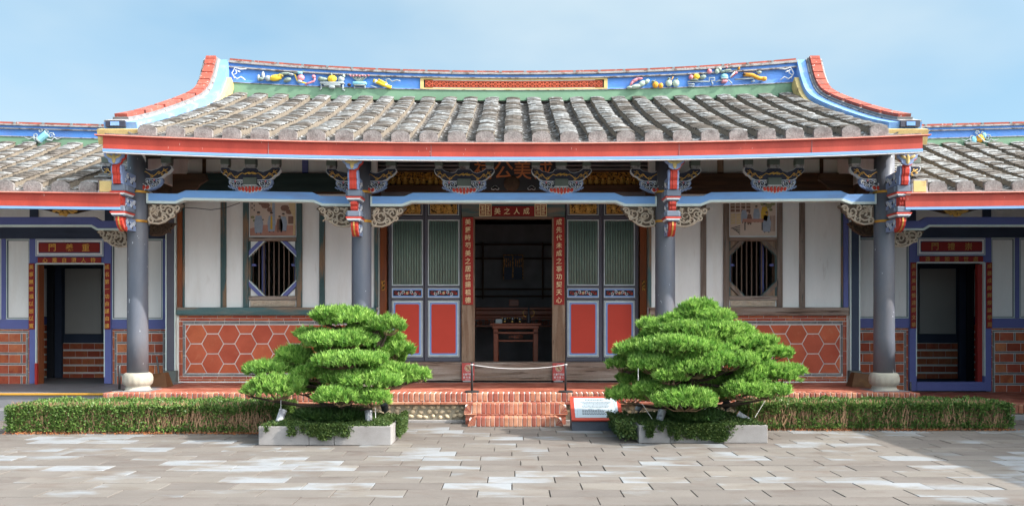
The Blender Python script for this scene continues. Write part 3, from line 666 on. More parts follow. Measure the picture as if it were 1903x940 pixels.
for s in (-1, 1):
    NV = len(VP) - 1
    def vx(a, b): return (s * a, s * b) if s > 0 else (-b, -a)
    vb = verge_strip(MB(), 0, NV - 8, *vx(5.17, 5.76), -0.10, 0.110).build('verge', M_yellow, hall)
    verge_strip(MB(), 1, NV, *vx(5.25, 5.71), -0.08, 0.20).build('blue_course', M_skyblue, vb)
    verge_strip(MB(), 1, NV, *vx(5.405, 5.70), 0.201, 0.224).build('white_moulding', M_mould, vb)
    verge_strip(MB(), 2, NV, *vx(5.43, 5.65), 0.224, 0.256).build('grey_course', M_strip, vb)
    for i in range(2, NV - 2, 3):
        j = min(i + 3, NV); b = MB(); base_i = i
        P0, P1 = VP[i], VP[j]
        verge_strip(b, i, j, *vx(5.455, 5.635), 0.257, 0.302)
        for q_ in range(4):                                 # shorten both ends for the joint
            for e_, o_ in ((0, 1), (j - i, j - i - 1)):
                va, vb_ = b.v[e_ * 4 + q_], b.v[o_ * 4 + q_]; b.v[e_ * 4 + q_] = tuple(u_ + (w_ - u_) * .16 for u_, w_ in zip(va, vb_))
        b.build('cap_tile', M_captile, vb)
    bk = MB().use(M_bracket); ed = VP[1]; bk.box(*vx(5.40, 5.67), ed[0] - .085, ed[0] - .03, ed[1] + .12, ed[1] + .205); bk.use(M_skyblue).box(*vx(5.48, 5.60), ed[0] - .092, ed[0] - .05, ed[1] + .135, ed[1] + .19); bk.build('end_panel', None, vb)
    gc = MB().use(M_mould).box(*vx(5.64, 5.70), 15.95, 16.35, 5.5, 6.22); gc.use(M_yellow).box(*vx(5.70, 5.76), 15.98, 16.3, 5.5, 6.12); gc.use(M_captile).box(*vx(5.76, 5.84), 16.0, 16.28, 5.5, 6.02)
    gc.build('gable_crest', None, vb)
    g_ = MB().prism([(14.3, 0.1), (19.6, 0.1), (19.6, 3.95), (15.85, 5.30), (12.4, 3.95), (12.62, 3.60), (14.3, 3.60)], s * 5.40, s * 5.56, 'x').build('gable_wall', M_plaster, hall)

# ridge reliefs -------------------------------------------------------
def orn(parts, name='relief'):
    b = MB()
    for p in parts: p(b)
    return b.build(name, None, ridge, smooth=True)
YR = DR - 0.03
def bl(px, py, rx, ry, m, rot=0.0): return lambda b: b.use(m).ball((X(px, YR), YR, Z(py, YR)), (rx / 100.3, .05, ry / 100.3), 10, 6, rot)
def tb(pts, r, m): return lambda b: b.use(m).tube([(X(x, YR), YR, Z(y, YR)) for x, y in pts], r / 100.3, 6)
def bxp(x0, x1, y0, y1, m): return lambda b: b.use(m).box(X(x0, YR), X(x1, YR), YR - .05, YR + .08, Z(y1, YR), Z(y0, YR), .01)
for s in (0, 1):
    f = (lambda x: x) if s == 0 else (lambda x: 1906 - x)
    orn([tb([(f(436), 126 + 20), (f(431), 136), (f(437), 126), (f(447), 129), (f(458), 128)], 1.1, M_white), tb([(f(433), 140), (f(440), 136), (f(438), 130)], 1.0, M_white), tb([(f(434), 142), (f(441), 147), (f(448), 143), (f(456), 149)], 1.1, M_white), tb([(f(441), 132), (f(446), 134)], 1.2, M_white)], 'corner_scroll')
orn([bl(481, 145, 3, 6, M_palegrey), bl(489, 141, 3.2, 8, M_palegrey), bl(485, 147, 6, 3.5, M_leafpale)], 'rock_relief')
orn([bl(512, 145, 13, 6, M_yellowfruit, .12), bl(498, 146, 6, 5.5, M_palegrey), bl(520, 141, 7, 3, M_yellowfruit, .3)] + [bl(505 + 5 * i, 144 - .6 * i, 2.2, 2.2, M_yellow) for i in range(5)], 'corn_relief')
orn([bl(534, 149, 8, 4, M_leafpale, .35), bl(534, 148.3, 5.5, 2.2, M_bracket, .35)], 'basket_relief')
orn([bl(528, 138, 12, 2.6, M_leafpale, .12), bl(541, 139, 5, 2.4, M_palegrey)], 'leaf_relief')
orn([bl(559, 145, 7, 6, M_pink), bl(557, 152, 5, 3.5, M_palegrey), bxp(554, 562, 134, 139, M_aqua), tb([(548, 139), (552, 150), (560, 153), (572, 156)], 1.3, M_yellowfruit), tb([(545, 137), (566, 133)], 1.5, M_leafpale)], 'flower_vase_relief')
orn([bl(583, 143, 3.6, 3.4, M_pink), tb([(585, 146), (584, 151), (576, 154), (567, 157)], 1.8, M_pink)], 'pink_sceptre_relief')
orn([bl(617, 147, 9, 7, M_yellowfruit), bl(617, 147, 3.4, 7.3, M_orangefruit), bl(634, 148, 6.5, 6, M_palegrey), bl(600, 148, 10, 3.5, M_leafpale), bl(596, 146, 5, 3, M_leafpale), bl(616, 139, 2, 3, M_leafpale), bl(639, 142, 2.5, 3, M_palegreen)], 'fruit_relief')
orn([bxp(595, 640, 153.5, 157, M_palegrey), bxp(602, 633, 157, 160.5, M_palegrey), bxp(612, 623, 160, 165, M_palegrey), tb([(597, 157), (597, 165), (594, 167)], 1.5, M_palegrey), tb([(637, 157), (637, 167), (641, 168)], 1.5, M_palegrey)], 'pedestal_relief')
orn([bxp(656, 681, 153, 158, M_aqua), bxp(658, 679, 158, 160, M_palegrey), tb([(659, 160), (659, 165)], 1.2, M_palegrey), tb([(678, 160), (678, 165)], 1.2, M_palegrey)] + [tb([(668 + .4 * i, 153), (668 + 3.0 * i, 144 - (i % 2) * 2)], .9, M_leafpale) for i in range(-5, 6)] + [bl(668 + 5.6 * i, 142 - abs(i) % 2, 2, 1.6, M_pink) for i in range(-3, 4)], 'flower_box_relief')
orn([bl(649, 158, 4, 2.5, M_carvedk)], 'root_relief')
orn([tb([(694, 150), (712, 158), (727, 163)], 3.3, M_yellowfruit), tb([(703, 149), (719, 157)], 2.7, M_yellowfruit), tb([(697, 151), (700, 153)], 3.7, M_white), tb([(716, 158), (719, 159)], 3.7, M_white)], 'scroll_roll_relief')
orn([tb([(700, 163), (690, 160), (688, 161)], .9, M_palegrey), tb([(718, 153), (717, 148), (723, 147), (729, 152), (737, 149), (744, 151)], 1.1, M_palegrey)], 'ribbon_relief')
orn([bl(1180, 150, 9, 3, M_pink, .5), bl(1174, 155, 6, 2.4, M_pink, .9), bl(1188, 147, 7, 2, M_pink, .1), bl(1182, 161, 12, 4, M_palegreen, .2), bl(1193, 156, 8, 5, M_palegreen, .5), bl(1202, 152, 6, 4, M_palegreen, .6), bl(1170, 163, 6, 2.5, M_palegreen)], 'melon_flower_relief')
orn([bl(1218, 158, 6, 6, M_orangefruit), bl(1228, 159.5, 4.5, 5, M_orangefruit), bl(1214, 152, 4, 2, M_leafpale), tb([(1218, 152), (1218, 148)], .8, M_leafpale)], 'orange_relief')
orn([bl(1243, 155, 6.5, 6.5, M_palegreen), bl(1256, 155, 6.5, 7, M_palegreen), bl(1243, 147, 3, 2, M_leafpale), bl(1258, 147.5, 2.5, 1.6, M_leafpale), tb([(1247, 151), (1251, 143)], 1, M_orangefruit)], 'gourd_relief')
orn([bl(1284, 144, 4.5, 4.5, M_pink), bl(1294, 143, 6.5, 5.5, M_yellowfruit), bl(1306, 144, 7, 4, M_leafpale, .4), bl(1290, 149, 8, 1.5, M_leafpale)], 'peach_relief')
key = [(1279, 161), (1290, 161), (1290, 157), (1279, 157), (1278, 152), (1310, 152), (1318, 152), (1318, 145), (1328, 145), (1328, 150), (1321, 150), (1324, 155), (1324, 158)]
orn([tb(key, 1.4, M_palegrey), tb([(1366, 148), (1400, 146), (1402, 151), (1396, 152)], 1.4, M_palegrey), tb([(1330, 153), (1336, 150), (1355, 150), (1360, 156)], 1.4, M_palegrey)], 'fret_shelf_relief')
orn([bl(1346, 143, 7.5, 5.5, M_aqua), bxp(1339, 1353, 146, 148, M_palegrey), bxp(1341, 1351, 150, 154, M_pink), bl(1362, 139, 8, 2.5, M_white, .8), bl(1363, 140, 7, 1.4, M_redbright, .8), bl(1367, 136, 3.5, 2.5, M_pink)], 'bowl_relief')
orn([bl(1318, 133, 5, 4.5, M_pink), bl(1316, 132, 2.5, 2, M_redbright), bl(1332, 133, 4, 5, M_palegreen), bl(1337, 129, 4, 4, M_palegreen), bl(1350, 132, 10, 2.5, M_leafpale, .2), bl(1343, 134, 5, 2.5, M_leafpale), bl(1350, 126, 2.5, 2, M_pink), bl(1373, 128, 2.2, 3, M_orangefruit), tb([(1360, 133), (1373, 128)], .9, M_leafpale)], 'chrysanthemum_relief')
orn([tb([(1382, 139), (1398, 140), (1410, 146), (1424, 147)], 3.6, M_orangefruit), bl(1420, 147, 5.5, 4, M_orangefruit), bl(1383, 139, 3, 2.6, M_carvedk), bl(1411, 135, 4, 2.5, M_palegreen), tb([(1405, 132), (1412, 138)], .7, M_leafpale)], 'ginseng_relief')

# ================================================================== walls of the hall
def V(py): return Z(py, W)
# interior shell (dark rooms)
sh = MB().use(M_darkwood)
sh.box(-5.40, 5.40, 19.45, 19.6, 0.1, 4.2).box(-5.40, 5.40, 14.9, 19.5, 3.62, 3.68); sh.use(M_floor).box(-5.4, 5.4, 14.9, 19.5, 0.30, 0.44)
sh.use(M_plaster)
for s in (-1, 1): sh.box(s * 2.35, s * 2.42, 14.72, 19.45, .4, 3.62)
sh.build('interior_wall', None, hall)
HEXW, HEXH = 0.367, 0.331
def side_bay(s):
    wx = lambda px: X(px, W) if s < 0 else -X(px, W)
    def bx(b, p0, p1, y0, y1, d0, d1, bev=0.0): return b.box(wx(p0), wx(p1), W + d0, W + d1, V(y1), V(y0), bev)
    wall = MB().use(M_plaster)
    bx(wall, 325, 463, 285, 575, 0, .12); bx(wall, 552, 700, 285, 575, 0, .12); bx(wall, 463, 552, 285, 446, 0, .12); bx(wall, 463, 552, 552, 575, 0, .12)
    wall.box(wx(325), wx(700), W, W + .12, V(285) + .003, 4.72)
    wall.use(M_grout); wall.box(wx(328), wx(700), W + .004, W + .12, FL - .02, V(580))
    wall = wall.build('side_wall', None, hall)
    def part(name, m, items, bev=0.004, label=None):
        b = MB(); 
        for it in items: bx(b, *it, bev)
        return b.build(name, m, wall)
    up = M_teal if s < 0 else M_greywood
    part('post', M_orange if s < 0 else M_beamwing, [(331, 340, 372, 571, -.045, .02)]); part('post', M_teal, [(340.3, 343.5, 372, 571, -.03, .02)])
    part('post', up, [(411, 421, 372, 571, -.035, .02)]); part('post', M_teal if s < 0 else M_greywood, [(594, 604, 372, 571, -.035, .02)])
    part('post', M_teal, [(696, 703, 372, 571, -.035, .02)])
    part('upper_post', M_darkbrown, [(377, 383, 290, 322, -.03, .02)]); part('upper_post', M_beamwing if s < 0 else M_oldwood, [(562, 573, 290, 322, -.03, .02)])
    part('lintel_beam', M_darkgreen if s < 0 else M_darkbrown, [(344, 692, 323, 357, -.07, .02)], .01)
    part('lintel_rail', M_darkbrown, [(344, 692, 357.3, 361, -.04, .02)])
    part('purlin', M_darkbrown, [(332, 700, 284, 296, -.10, .02)], .02)
    sill = part('sill_beam', M_tealH if s < 0 else M_oldwoodH, [(331, 700, 571, 585, -.085, .02)], .008)
    # brick dado with hexagonal tiles
    x_out, x_in = wx(333), wx(695)
    xa, xb = min(x_out, x_in), max(x_out, x_in)
    y0, y1 = W - .012, W + .02
    def row(z0, z1, xA, xB, L, off, m=M_brick):
        x = xA - off
        while x < xB - .01:
            a, b = max(x, xA), min(x + L, xB)
            if b - a > .02: brick_piece('brick' if m is M_brick else 'stone_strip', wall, m, a + .005, b - .005, y0, y1, z0, z1, .002)
            x += L
    row(V(590.6), V(586.2), xa, xb, .245, .10); row(V(595.8), V(591.6), xa, xb, .245, .22)
    o1, o2 = xa + .062, xb - .062
    row(V(601.6), V(597.2), o1, o2, .25, .06, M_strip)
    row(V(703.2), V(699.6), xa, xb, .245, .10); row(V(707.8), V(704.4), xa, xb, .245, .22); row(V(697.6), V(694.6), o1, o2, .25, .15, M_strip)
    for (e0, e1) in ((xa, xa + .058), (xb - .058, xb)):
        z = V(699); k = 0
        while z < V(597):
            t = min(z + .21, V(597)); brick_piece('brick', wall, M_brick, e0 + .003, e0 + .026, y0, y1, z + .004, t - .004, .002); brick_piece('brick', wall, M_brick, e0 + .034, e1 - .002, y0, y1, z + .004, t - .004, .002); z += .21
    for e0 in (o1, o2 - .036):
        z = V(694)
        while z < V(602.2):
            t = min(z + .30, V(602.2)); brick_piece('stone_strip', wall, M_strip, e0 + .003, e0 + .034, y0, y1, z + .004, t - .004, .002); z += .30
    hx0, hx1, hz0, hz1 = o1 + .042, o2 - .042, V(693.6), V(602.8)
    cz0 = V(620); c0 = wx(364.6)
    for i in range(-2, 16):
        for j in range(-2, 5):
            cx_ = c0 - (1 if s > 0 else -1) * i * HEXW * .75; cz_ = cz0 - (j + (.5 if i % 2 else 0)) * HEXH
            p = clip([(cx_ + HEXW / 2 * math.cos(a * math.pi / 3), cz_ + HEXH / math.sqrt(3) * math.sin(a * math.pi / 3)) for a in range(6)], hx0, hx1, hz0, hz1)
            if len(p) >= 3:
                p = inset(p, .0095)
                if len(p) >= 3: tile_piece('hexagonal_tile', wall, M_hex, p, W - .010, W + .02, 'y')
    # corner pier with stone foot
    pier = MB(); bx(pier, 313, 328.5, 352, 687.5, -.08, .2, .004); pier = pier.build('corner_pier', M_doorgrey if s < 0 else M_navy, hall)
    for p0, p1 in ((311.2, 313.2), (327.6, 329.6)):
        b = MB(); bx(b, p0, p1, 352, 687.5, -.085, .01); b.build('pale_edge', M_edgewhite, pier)
    b = MB(); bx(b, 309, 331, 688, 711, -.10, .2, .006); b.build('stone_foot', M_stonebase, pier)
    # window
    wood = M_teal if s < 0 else M_greywood
    f = MB().use(wood)
    bx(f, 453, 463, 372, 571, -.05, .10, .006); bx(f, 552, 562, 372, 571, -.05, .10, .006)
    f.use(M_oldwoodH); bx(f, 463.2, 551.8, 441, 448, -.04, .10, .004); bx(f, 463.2, 551.8, 550, 557, -.05, .10, .005); bx(f, 463.2, 551.8, 569.5, 571, -.03, .08)
    f.use(M_teal); bx(f, 463.2, 466, 448.2, 549.8, -.02, .1); bx(f, 549, 551.8, 448.2, 549.8, -.02, .1)
    win = f.build('window', None, hall)
    diag = M_beamwing if s < 0 else M_greywood; edge = M_edgewhite if s < 0 else M_teal
    for u in (0, 1):
        for v in (0, 1):
            fx = (lambda p: 463.5 + p) if u == 0 else (lambda p: 551.5 - p); fy = (lambda q: 448.5 + q) if v == 0 else (lambda q: 549.5 - q)
            P = lambda a, c: (wx(fx(a)), V(fy(c)))
            MB().prism([P(0, 0), P(17, 0), P(0, 17)], W + .0, W + .04).build('corner_panel', M_plaster if s < 0 else M_oldwood, win)
            MB().prism([P(18, 0), P(27, 0), P(0, 27), P(0, 18)], W - .035, W + .05).build('corner_brace', diag, win)
            MB().prism([P(27.2, 0), P(29.5, 0), P(0, 29.5), P(0, 27.2)], W - .030, W + .05).build('brace_edge', edge, win)
    for i in range(7):
        b = MB(); x = 480 + i * 9.3; bx(b, x, x + 1.7, 448.5, 549.5, .01, .035); b.build('window_bar', M_bar, win)
    for p0 in (468.5, 537):
        b = MB(); bx(b, p0 + (8 if p0 < 500 else 0), p0 + (14 if p0 < 500 else 6), 449, 549, .30, .36); b.build('shutter_stile', M_beamwing, win)
    for p0, p1 in ((464, 474), (540, 551)):
        b = MB().use(M_beamwing); bx(b, p0, p1, 490, 494, .05, .09); b.use(M_darkbrown); bx(b, p0 + 3.5, p0 + 5, 449, 549, .06, .08); b.build('side_lattice', None, win)
    cp = MB().use(M_carve); bx(cp, 466, 549, 558, 569, -.02, .05, .003)
    for i in range(9):
        xx = wx(472 + i * 9); cp.scroll(xx, W - .022, V(563.5), .035, 1.3, i, 1 if i % 2 else -1, .007, 5, 9)
    cp.build('carved_panel', None, win)
    # painted tile picture
    p = MB().use(M_white); 
    def q(x0, x1, yy0, yy1, d, m): p.use(m); bx(p, x0, x1, yy0, yy1, d, .03)
    bx(p, 462.8, 552.2, 374, 441, -.012, .05)
    q(465, 550, 374, 438.5, -.015, M_paint_bg)
    def poly(pts, d, m): p.use(m).prism([(wx(a if s < 0 else 1015 - a), V(c)) for a, c in pts], W + d, W + .02)
    def fig(x, y, h, m, m2=None, lean=0):
        poly([(x - h * .13, y - h * .80), (x + h * .13, y - h * .80), (x + h * .22, y - h * .45), (x + h * .17, y), (x - h * .17, y), (x - h * .2, y - h * .45)], -.020, m)
        if m2: poly([(x - h * .04, y - h * .78), (x + h * .05, y - h * .78), (x + h * .06, y - h * .1), (x - h * .06, y - h * .1)], -.0215, m2)
        p.use(M_paint_skin).ball((wx(x if s < 0 else 1015 - x), W - .017, V(y - h * .88)), (h * .075 / 111, .004, h * .09 / 111), 8, 4); p.use(M_paint_dark).ball((wx(x if s < 0 else 1015 - x), W - .0185, V(y - h * .95)), (h * .085 / 111, .004, h * .05 / 111), 8, 4)
        for e in (-1, 1): poly([(x + e * h * .10 - .8, y), (x + e * h * .10 + 1.2, y), (x + e * h * .10 + 1.2, y + 1.6), (x + e * h * .10 - .8, y + 1.6)], -.022, M_paint_dark)
    if s < 0:
        poly([(465, 425), (490, 418), (550, 419), (550, 438), (465, 438)], -.0165, M_paint_red)
        for (a, c, r) in ((494, 382, 9), (503, 390, 7), (487, 377, 7), (530, 387, 9), (538, 394, 7), (470, 404, 4), (474, 410, 4)): p.use(M_paint_brown if c < 400 else M_paint_green).ball((wx(a), W - .014, V(c)), (r / 111, .004, r * .7 / 111), 9, 4)
        poly([(506, 374), (511, 374), (512, 412), (507, 412)], -.018, M_paint_blue)
        poly([(536, 374), (549, 374), (549, 437), (545, 437), (546, 404), (540, 392)], -.019, M_paint_cream); poly([(503, 374), (507, 374), (505, 392)], -.019, M_paint_cream)
        poly([(536, 402), (548, 402), (548, 416), (536, 416)], -.0175, M_paint_brown)
        poly([(474, 414), (490, 407), (491, 409), (475, 417)], -.0175, M_paint_dark)
        fig(481, 433, 40, M_paint_blue); fig(505, 430, 36, M_paint_blue, M_paint_yellow); fig(527, 429, 33, M_paint_blue); fig(520, 430, 29, M_paint_brown, M_paint_dark)
        for k in range(4): poly([(468 + (k % 2) * 4, 377 + 4 * k), (470 + (k % 2) * 4, 377 + 4 * k), (470 + (k % 2) * 4, 380 + 4 * k), (468 + (k % 2) * 4, 380 + 4 * k)], -.018, M_paint_dark)
    else:
        xf = lambda a: 1015 - a
        for r0 in range(3):
            for c0_ in range(4):
                a = 466.5 + c0_ * 9.5 if c0_ < 2 else 467 + c0_ * 9.5; poly([(a, 376 + r0 * 6.5), (a + 7.5, 376 + r0 * 6.5), (a + 7.5, 381 + r0 * 6.5), (a, 381 + r0 * 6.5)], -.017, M_paint_brown)
        for r0 in range(4):
            for c0_ in range(2): poly([(467 + c0_ * 10, 398 + r0 * 5), (475 + c0_ * 10, 397 + r0 * 5), (475 + c0_ * 10, 401 + r0 * 5), (467 + c0_ * 10, 402 + r0 * 5)], -.0168, M_paint_cream)
        for (a, c, r) in ((528, 379, 7), (537, 383, 7), (545, 379, 5), (541, 390, 4)): p.use(M_paint_green).ball((wx(xf(a)), W - .014, V(c)), (r / 111, .004, r * .7 / 111), 9, 4)
        fig(514, 412, 30, M_paint_blue); fig(529, 410, 32, M_paint_yellow); fig(491, 413, 28, M_paint_blue); fig(501, 416, 22, M_paint_brown); fig(533, 431, 38, M_paint_blue)
        poly([(489, 407), (527, 407), (527, 413), (487, 413)], -.024, M_paint_red)
        for a in (492, 524): poly([(a, 413), (a + 1.6, 413), (a + 1.6, 428), (a, 428)], -.024, M_paint_dark)
        for k in range(5): poly([(467 + k * 3, 424 + k * 1.5), (484, 419 + k * 4), (484, 420.5 + k * 4), (467 + k * 3, 425.5 + k * 1.5)], -.018, M_paint_dark)
        for k in range(4): poly([(540 + k * 2.5, 401), (541 + k * 2.5, 401), (541 + k * 2.5, 430), (540 + k * 2.5, 430)], -.018, M_paint_brown)
    p.build('painted_tile_picture', None, win)
side_bay(-1); side_bay(1)
# ================================================================== doorway bay
def U(py): return Z(py, DW)
def UX(px): return X(px, DW)
def dbx(b, p0, p1, y0, y1, d0, d1, bev=0.0): return b.box(UX(p0), UX(p1), DW + d0, DW + d1, U(y1), U(y0), bev)
def dpart(name, m, items, parent, bev=0.004):
    b = MB()
    for it in items: dbx(b, *it, bev)
    return b.build(name, m, parent)
for mir in (0, 1):
    f = (lambda p: p) if not mir else (lambda p: 1908 - p)
    def D(name, m, items, parent, bev=0.004): return dpart(name, m, [(min(f(a), f(b)), max(f(a), f(b)), c, d, e, g) for a, b, c, d, e, g in items], parent, bev)
    jamb = D('door_jamb', M_doorgrey, [(685, 704, 360, 690, -.20, .15)], hall, .01)
    D('pale_edge', M_edgewhite, [(704.2, 706.2, 415, 690, -.12, .05)], jamb)
    D('carved_hanging', M_carvedk, [(692, 702, 420, 447, -.26, -.205)], jamb, .008); D('red_tip', M_couplet, [(693, 701, 441, 450, -.275, -.262)], jamb, .006)
    post = D('door_post', M_orange, [(707, 719, 380, 676, -.06, .1)], hall, .008)
    D('brass_latch', M_goldcarve, [(710, 716, 521, 540, -.075, -.061)], post, .003)
    for (l0, l1) in ((722.5, 788.5), (789.5, 856.5)):
        leaf = MB(); stile = [(l0, l0 + 5.5, 378, 671, -.02, .04), (l1 - 2.5, l1, 378, 671, -.02, .04)]
        a0, a1 = l0 + 5.5, l1 - 2.5
        for y0, y1 in ((378, 379.5), (402, 408), (531, 535), (553, 557), (664, 671)): stile.append((a0, a1, y0, y1, -.016, .036))
        door = D('door', M_doorgrey, stile, hall, .003)
        w_ = a1 - a0
        # gilt panel with lilac frame
        D('panel_frame', M_doorgrey, [(a0 + .5, a1 - .5, 380, 401, -.004, .02)], door)
        D('frame_line', M_doorwhite, [(a0 + 1, a1 - 1, 399, 400, -.010, .0), (a0 + 1, a0 + 2, 380, 399, -.010, .0), (a1 - 2, a1 - 1, 380, 399, -.010, .0)], door, 0)
        gp = MB().use(M_goldcarve); g0, g1 = a0 + 5.5, a1 - 5.5; dbx(gp, min(f(g0), f(g1)), max(f(g0), f(g1)), 380, 396.5, -.012, .01)
        gp.use(M_gold)
        dbx(gp, min(f(g0), f(g1)), max(f(g0), f(g1)), 396.6, 397.8, -.022, .01)
        for e in (g0, g1): dbx(gp, min(f(e), f(e)) - .6, f(e) + .6, 380, 397, -.022, .01)
        for k in range(9):
            xx = UX(f(g0 + (g1 - g0) * (k + .5) / 9)); gp.scroll(xx, DW - .018, U(384 + 4 * (k % 3)), .04, 1.2, k * 1.7, 1 if k % 2 else -1, .010, 5, 8)
        for k in (0.3, 0.72): xx = UX(f(g0 + (g1 - g0) * k)); gp.box(xx - .03, xx + .03, DW - .03, DW, U(395), U(392)).ball((xx, DW - .02, U(386)), (.035, .02, .05), 8, 5)
        gp.build('gilt_carving', None, door)
        # lattice of round bars in a white frame
        D('lattice_frame', M_doorwhite, [(a0 + .3, a0 + 2, 408.5, 530.5, -.012, .03), (a1 - 2, a1 - .3, 408.5, 530.5, -.012, .03), (a0 + 2.1, a1 - 2.1, 408.5, 410.2, -.011, .03), (a0 + 2.1, a1 - 2.1, 528.6, 530.5, -.011, .03)], door, 0)
        D('lattice_backing', M_darkwood, [(a0 + 2, a1 - 2, 410, 529, .035, .05)], door, 0)
        nb_ = 11
        for k in range(nb_):
            c = a0 + 2.6 + (w_ - 5.2) * (k + .5) / nb_; x = UX(f(c))
            MB().lathe([(.0195, U(528.5)), (.0195, U(410.3))], x, DW + .012, 8).build('lattice_bar', M_lattice, door, smooth=True)
        # small carved rail
        D('rail_frame', M_doorblue, [(a0 + .3, a1 - .3, 535.8, 552.6, -.006, .02)], door)
        D('rail_line', M_doorwhite, [(a0 + .3, a1 - .3, 535.3, 536.5, -.013, 0), (a0 + .3, a1 - .3, 551.8, 553, -.013, 0), (a0 + .3, a0 + 1.5, 536.6, 551.7, -.013, 0), (a1 - 1.5, a1 - .3, 536.6, 551.7, -.013, 0)], door, 0)
        D('rail_ground', M_black, [(a0 + 3, a1 - 3, 539.3, 549.2, -.010, 0)], door, 0)
        rc = MB()
        for k in range(7):
            xx = UX(f(a0 + 4.8 + (w_ - 9.6) * (k + .5) / 7)); rc.use(M_white if k % 3 else M_couplet).scroll(xx, DW - .014, U(544.3 + (1.4 if k % 2 else -1.2)), .034, 1.15, k * 2.1, 1 if k % 2 else -1, .0075, 5, 9)
            rc.use(M_couplet if k % 2 else M_redbright).ball((xx + .02, DW - .012, U(544 + (2 if k % 2 == 0 else -2))), (.018, .008, .014), 6, 4)
        rc.use(M_paint_cream).ball((UX(f((a0 + a1) / 2)), DW - .014, U(544.3)), (.026, .012, .026), 8, 4); rc.build('rail_carving', None, door)
        # red lower panel
        D('panel_trim', M_doorwhite, [(a0 + .3, a1 - .3, 558, 663, -.010, .02)], door, .002)
        D('panel_groove', M_doorgrey, [(a0 + 1.6, a1 - 1.6, 559.3, 661.7, -.0125, .0)], door, 0)
        D('inner_trim', M_doorwhite, [(a0 + 2.2, a1 - 2.2, 560, 661, -.016, 0)], door, 0)
        D('blue_trim', M_doorblue, [(a0 + 4, a1 - 4, 562, 659, -.020, 0)], door, 0)
        pa, pb = sorted((UX(f(a0 + 7))	, UX(f(a1 - 7)))); c_ = .022; zt, zb = U(565), U(656)
        MB().prism([(pa + c_, zb), (pb - c_, zb), (pb - c_ * .3, zb + c_ * .3), (pb, zb + c_), (pb, zt - c_), (pb - c_ * .3, zt - c_ * .3), (pb - c_, zt), (pa + c_, zt), (pa + c_ * .3, zt - c_ * .3), (pa, zt - c_), (pa, zb + c_), (pa + c_ * .3, zb + c_ * .3)], DW - .024, DW).build('red_panel', M_redpanel, door)
    D('timber_post', M_oldwood, [(858, 881, 404.5, 671.5, -.05, .12)], hall, .006)
    D('gilt_frieze', M_darkbrown, [(716, 836, 346, 357, -.14, .05), (716, 836, 318, 321.5, -.10, .05)], hall, .006)
    gf = MB().use(M_goldcarve); dbx(gf, min(f(722), f(832)), max(f(722), f(832)), 321.6, 346, -.06, .0)
    gf.use(M_goldcarve)
    for k in range(34):
        xx = UX(f(726 + 102 * random.random())); gf.scroll(xx, DW - .075, U(326 + 16 * random.random()), .05, 1.2, random.random() * 6, random.choice((-1, 1)), .013, 5, 8)
    gf.use(M_gold)
    for k in range(9):
        xx = UX(f(731 + 11.5 * k)); h = .05 + .05 * random.random(); gf.box(xx - .03, xx + .03, DW - .09, DW - .05, U(344), U(344) + h, .01).ball((xx, DW - .085, U(344) + h + .025), (.022, .02, .026), 7, 4)
    dbx(gf, min(f(722), f(832)), max(f(722), f(832)), 345.2, 346.4, -.10, -.04); gf.build('gilt_carved_panel', None, hall)
lint = dpart('lintel', M_tealH, [(858, 1050, 378, 404, -.04, .14)], hall, .006)
dpart('lintel_rail', M_oldwoodH, [(880.8, 1027.4, 403.2, 406.5, -.065, .10)], lint, .003)
for f0, f1 in ((879.3, 882.2), (1026, 1028.8)): dpart('opening_edge', M_oldwood, [(f0, f1, 406.6, 671.4, -.066, .10)], lint, .003)
dpart('upper_wall', M_darkwood, [(703, 1204, 280, 378, .0, .15)], hall, 0)
for y in (300, 307, 314): dpart('roof_purlin', M_darkwood, [(703, 1204, y, y + 4, -.10, .0)], hall, .01)
dpart('brown_rail', M_darkbrown, [(836.5, 1070, 346, 357, -.16, .05)], hall, .01)
thr = dpart('threshold', M_oldwoodH, [(705, 1204, 672, 704.5, -.20, .16)], hall, .012)
dpart('threshold_board', M_oldwoodH, [(705, 1204, 700, 705.2, -.215, -.2005)], thr, .003)
dpart('threshold_gap', M_black, [(705, 1204, 705.5, 709, -.10, .1)], thr, 0)

# veranda roof beams overhead
for (y_, z_, r_) in ((12.55, 3.93, .10), (13.45, 4.20, .09)):
    MB().tube([(-5.4, y_, z_), (5.4, y_, z_)], r_, 10).build('purlin', M_darkbrown, hall, smooth=True)
# ================================================================== columns, beams and brackets
CD = 12.55
COLS = [X(256, CD), X(672, CD), X(1236, CD), X(1643, CD)]
for i, cx_ in enumerate(COLS):
    c = MB().lathe([(.150, .665), (.147, 1.2), (.145, 2.6), (.140, 4.12)], cx_, CD, 28).build('column', M_column, hall, smooth=True)
    b = MB().lathe([(.20, FL + .001), (.20, FL + .012), (.178, FL + .02), (.172, FL + .045), (.164, FL + .06), (.178, FL + .075), (.205, FL + .10), (.216, FL + .15), (.214, FL + .19), (.203, FL + .225), (.185, FL + .25), (.165, FL + .262)], cx_, CD, 64, 16, .035, FL + .08, FL + .20)
    b.build('column_base', M_colbase, c, smooth=True)
    MB().box(cx_ - .26, cx_ + .26, CD - .26, CD + .26, FL - .01, FL + .006, .003).build('foot_slab', M_greyslab, c)
    for zz in (Z(358, CD), Z(412, CD)):
        rg = MB()
        for dz in (-.011, .0, .011): rg.tube([(cx_ + .152 * math.cos(a), CD + .152 * math.sin(a), zz + dz) for a in lin_space(0, 2 * math.pi, 24)], .0075, 5)
        rg.build('brass_ring', M_ring, c, smooth=True)
def PX(px): return X(px, CD)
def PZ(py): return Z(py, CD)
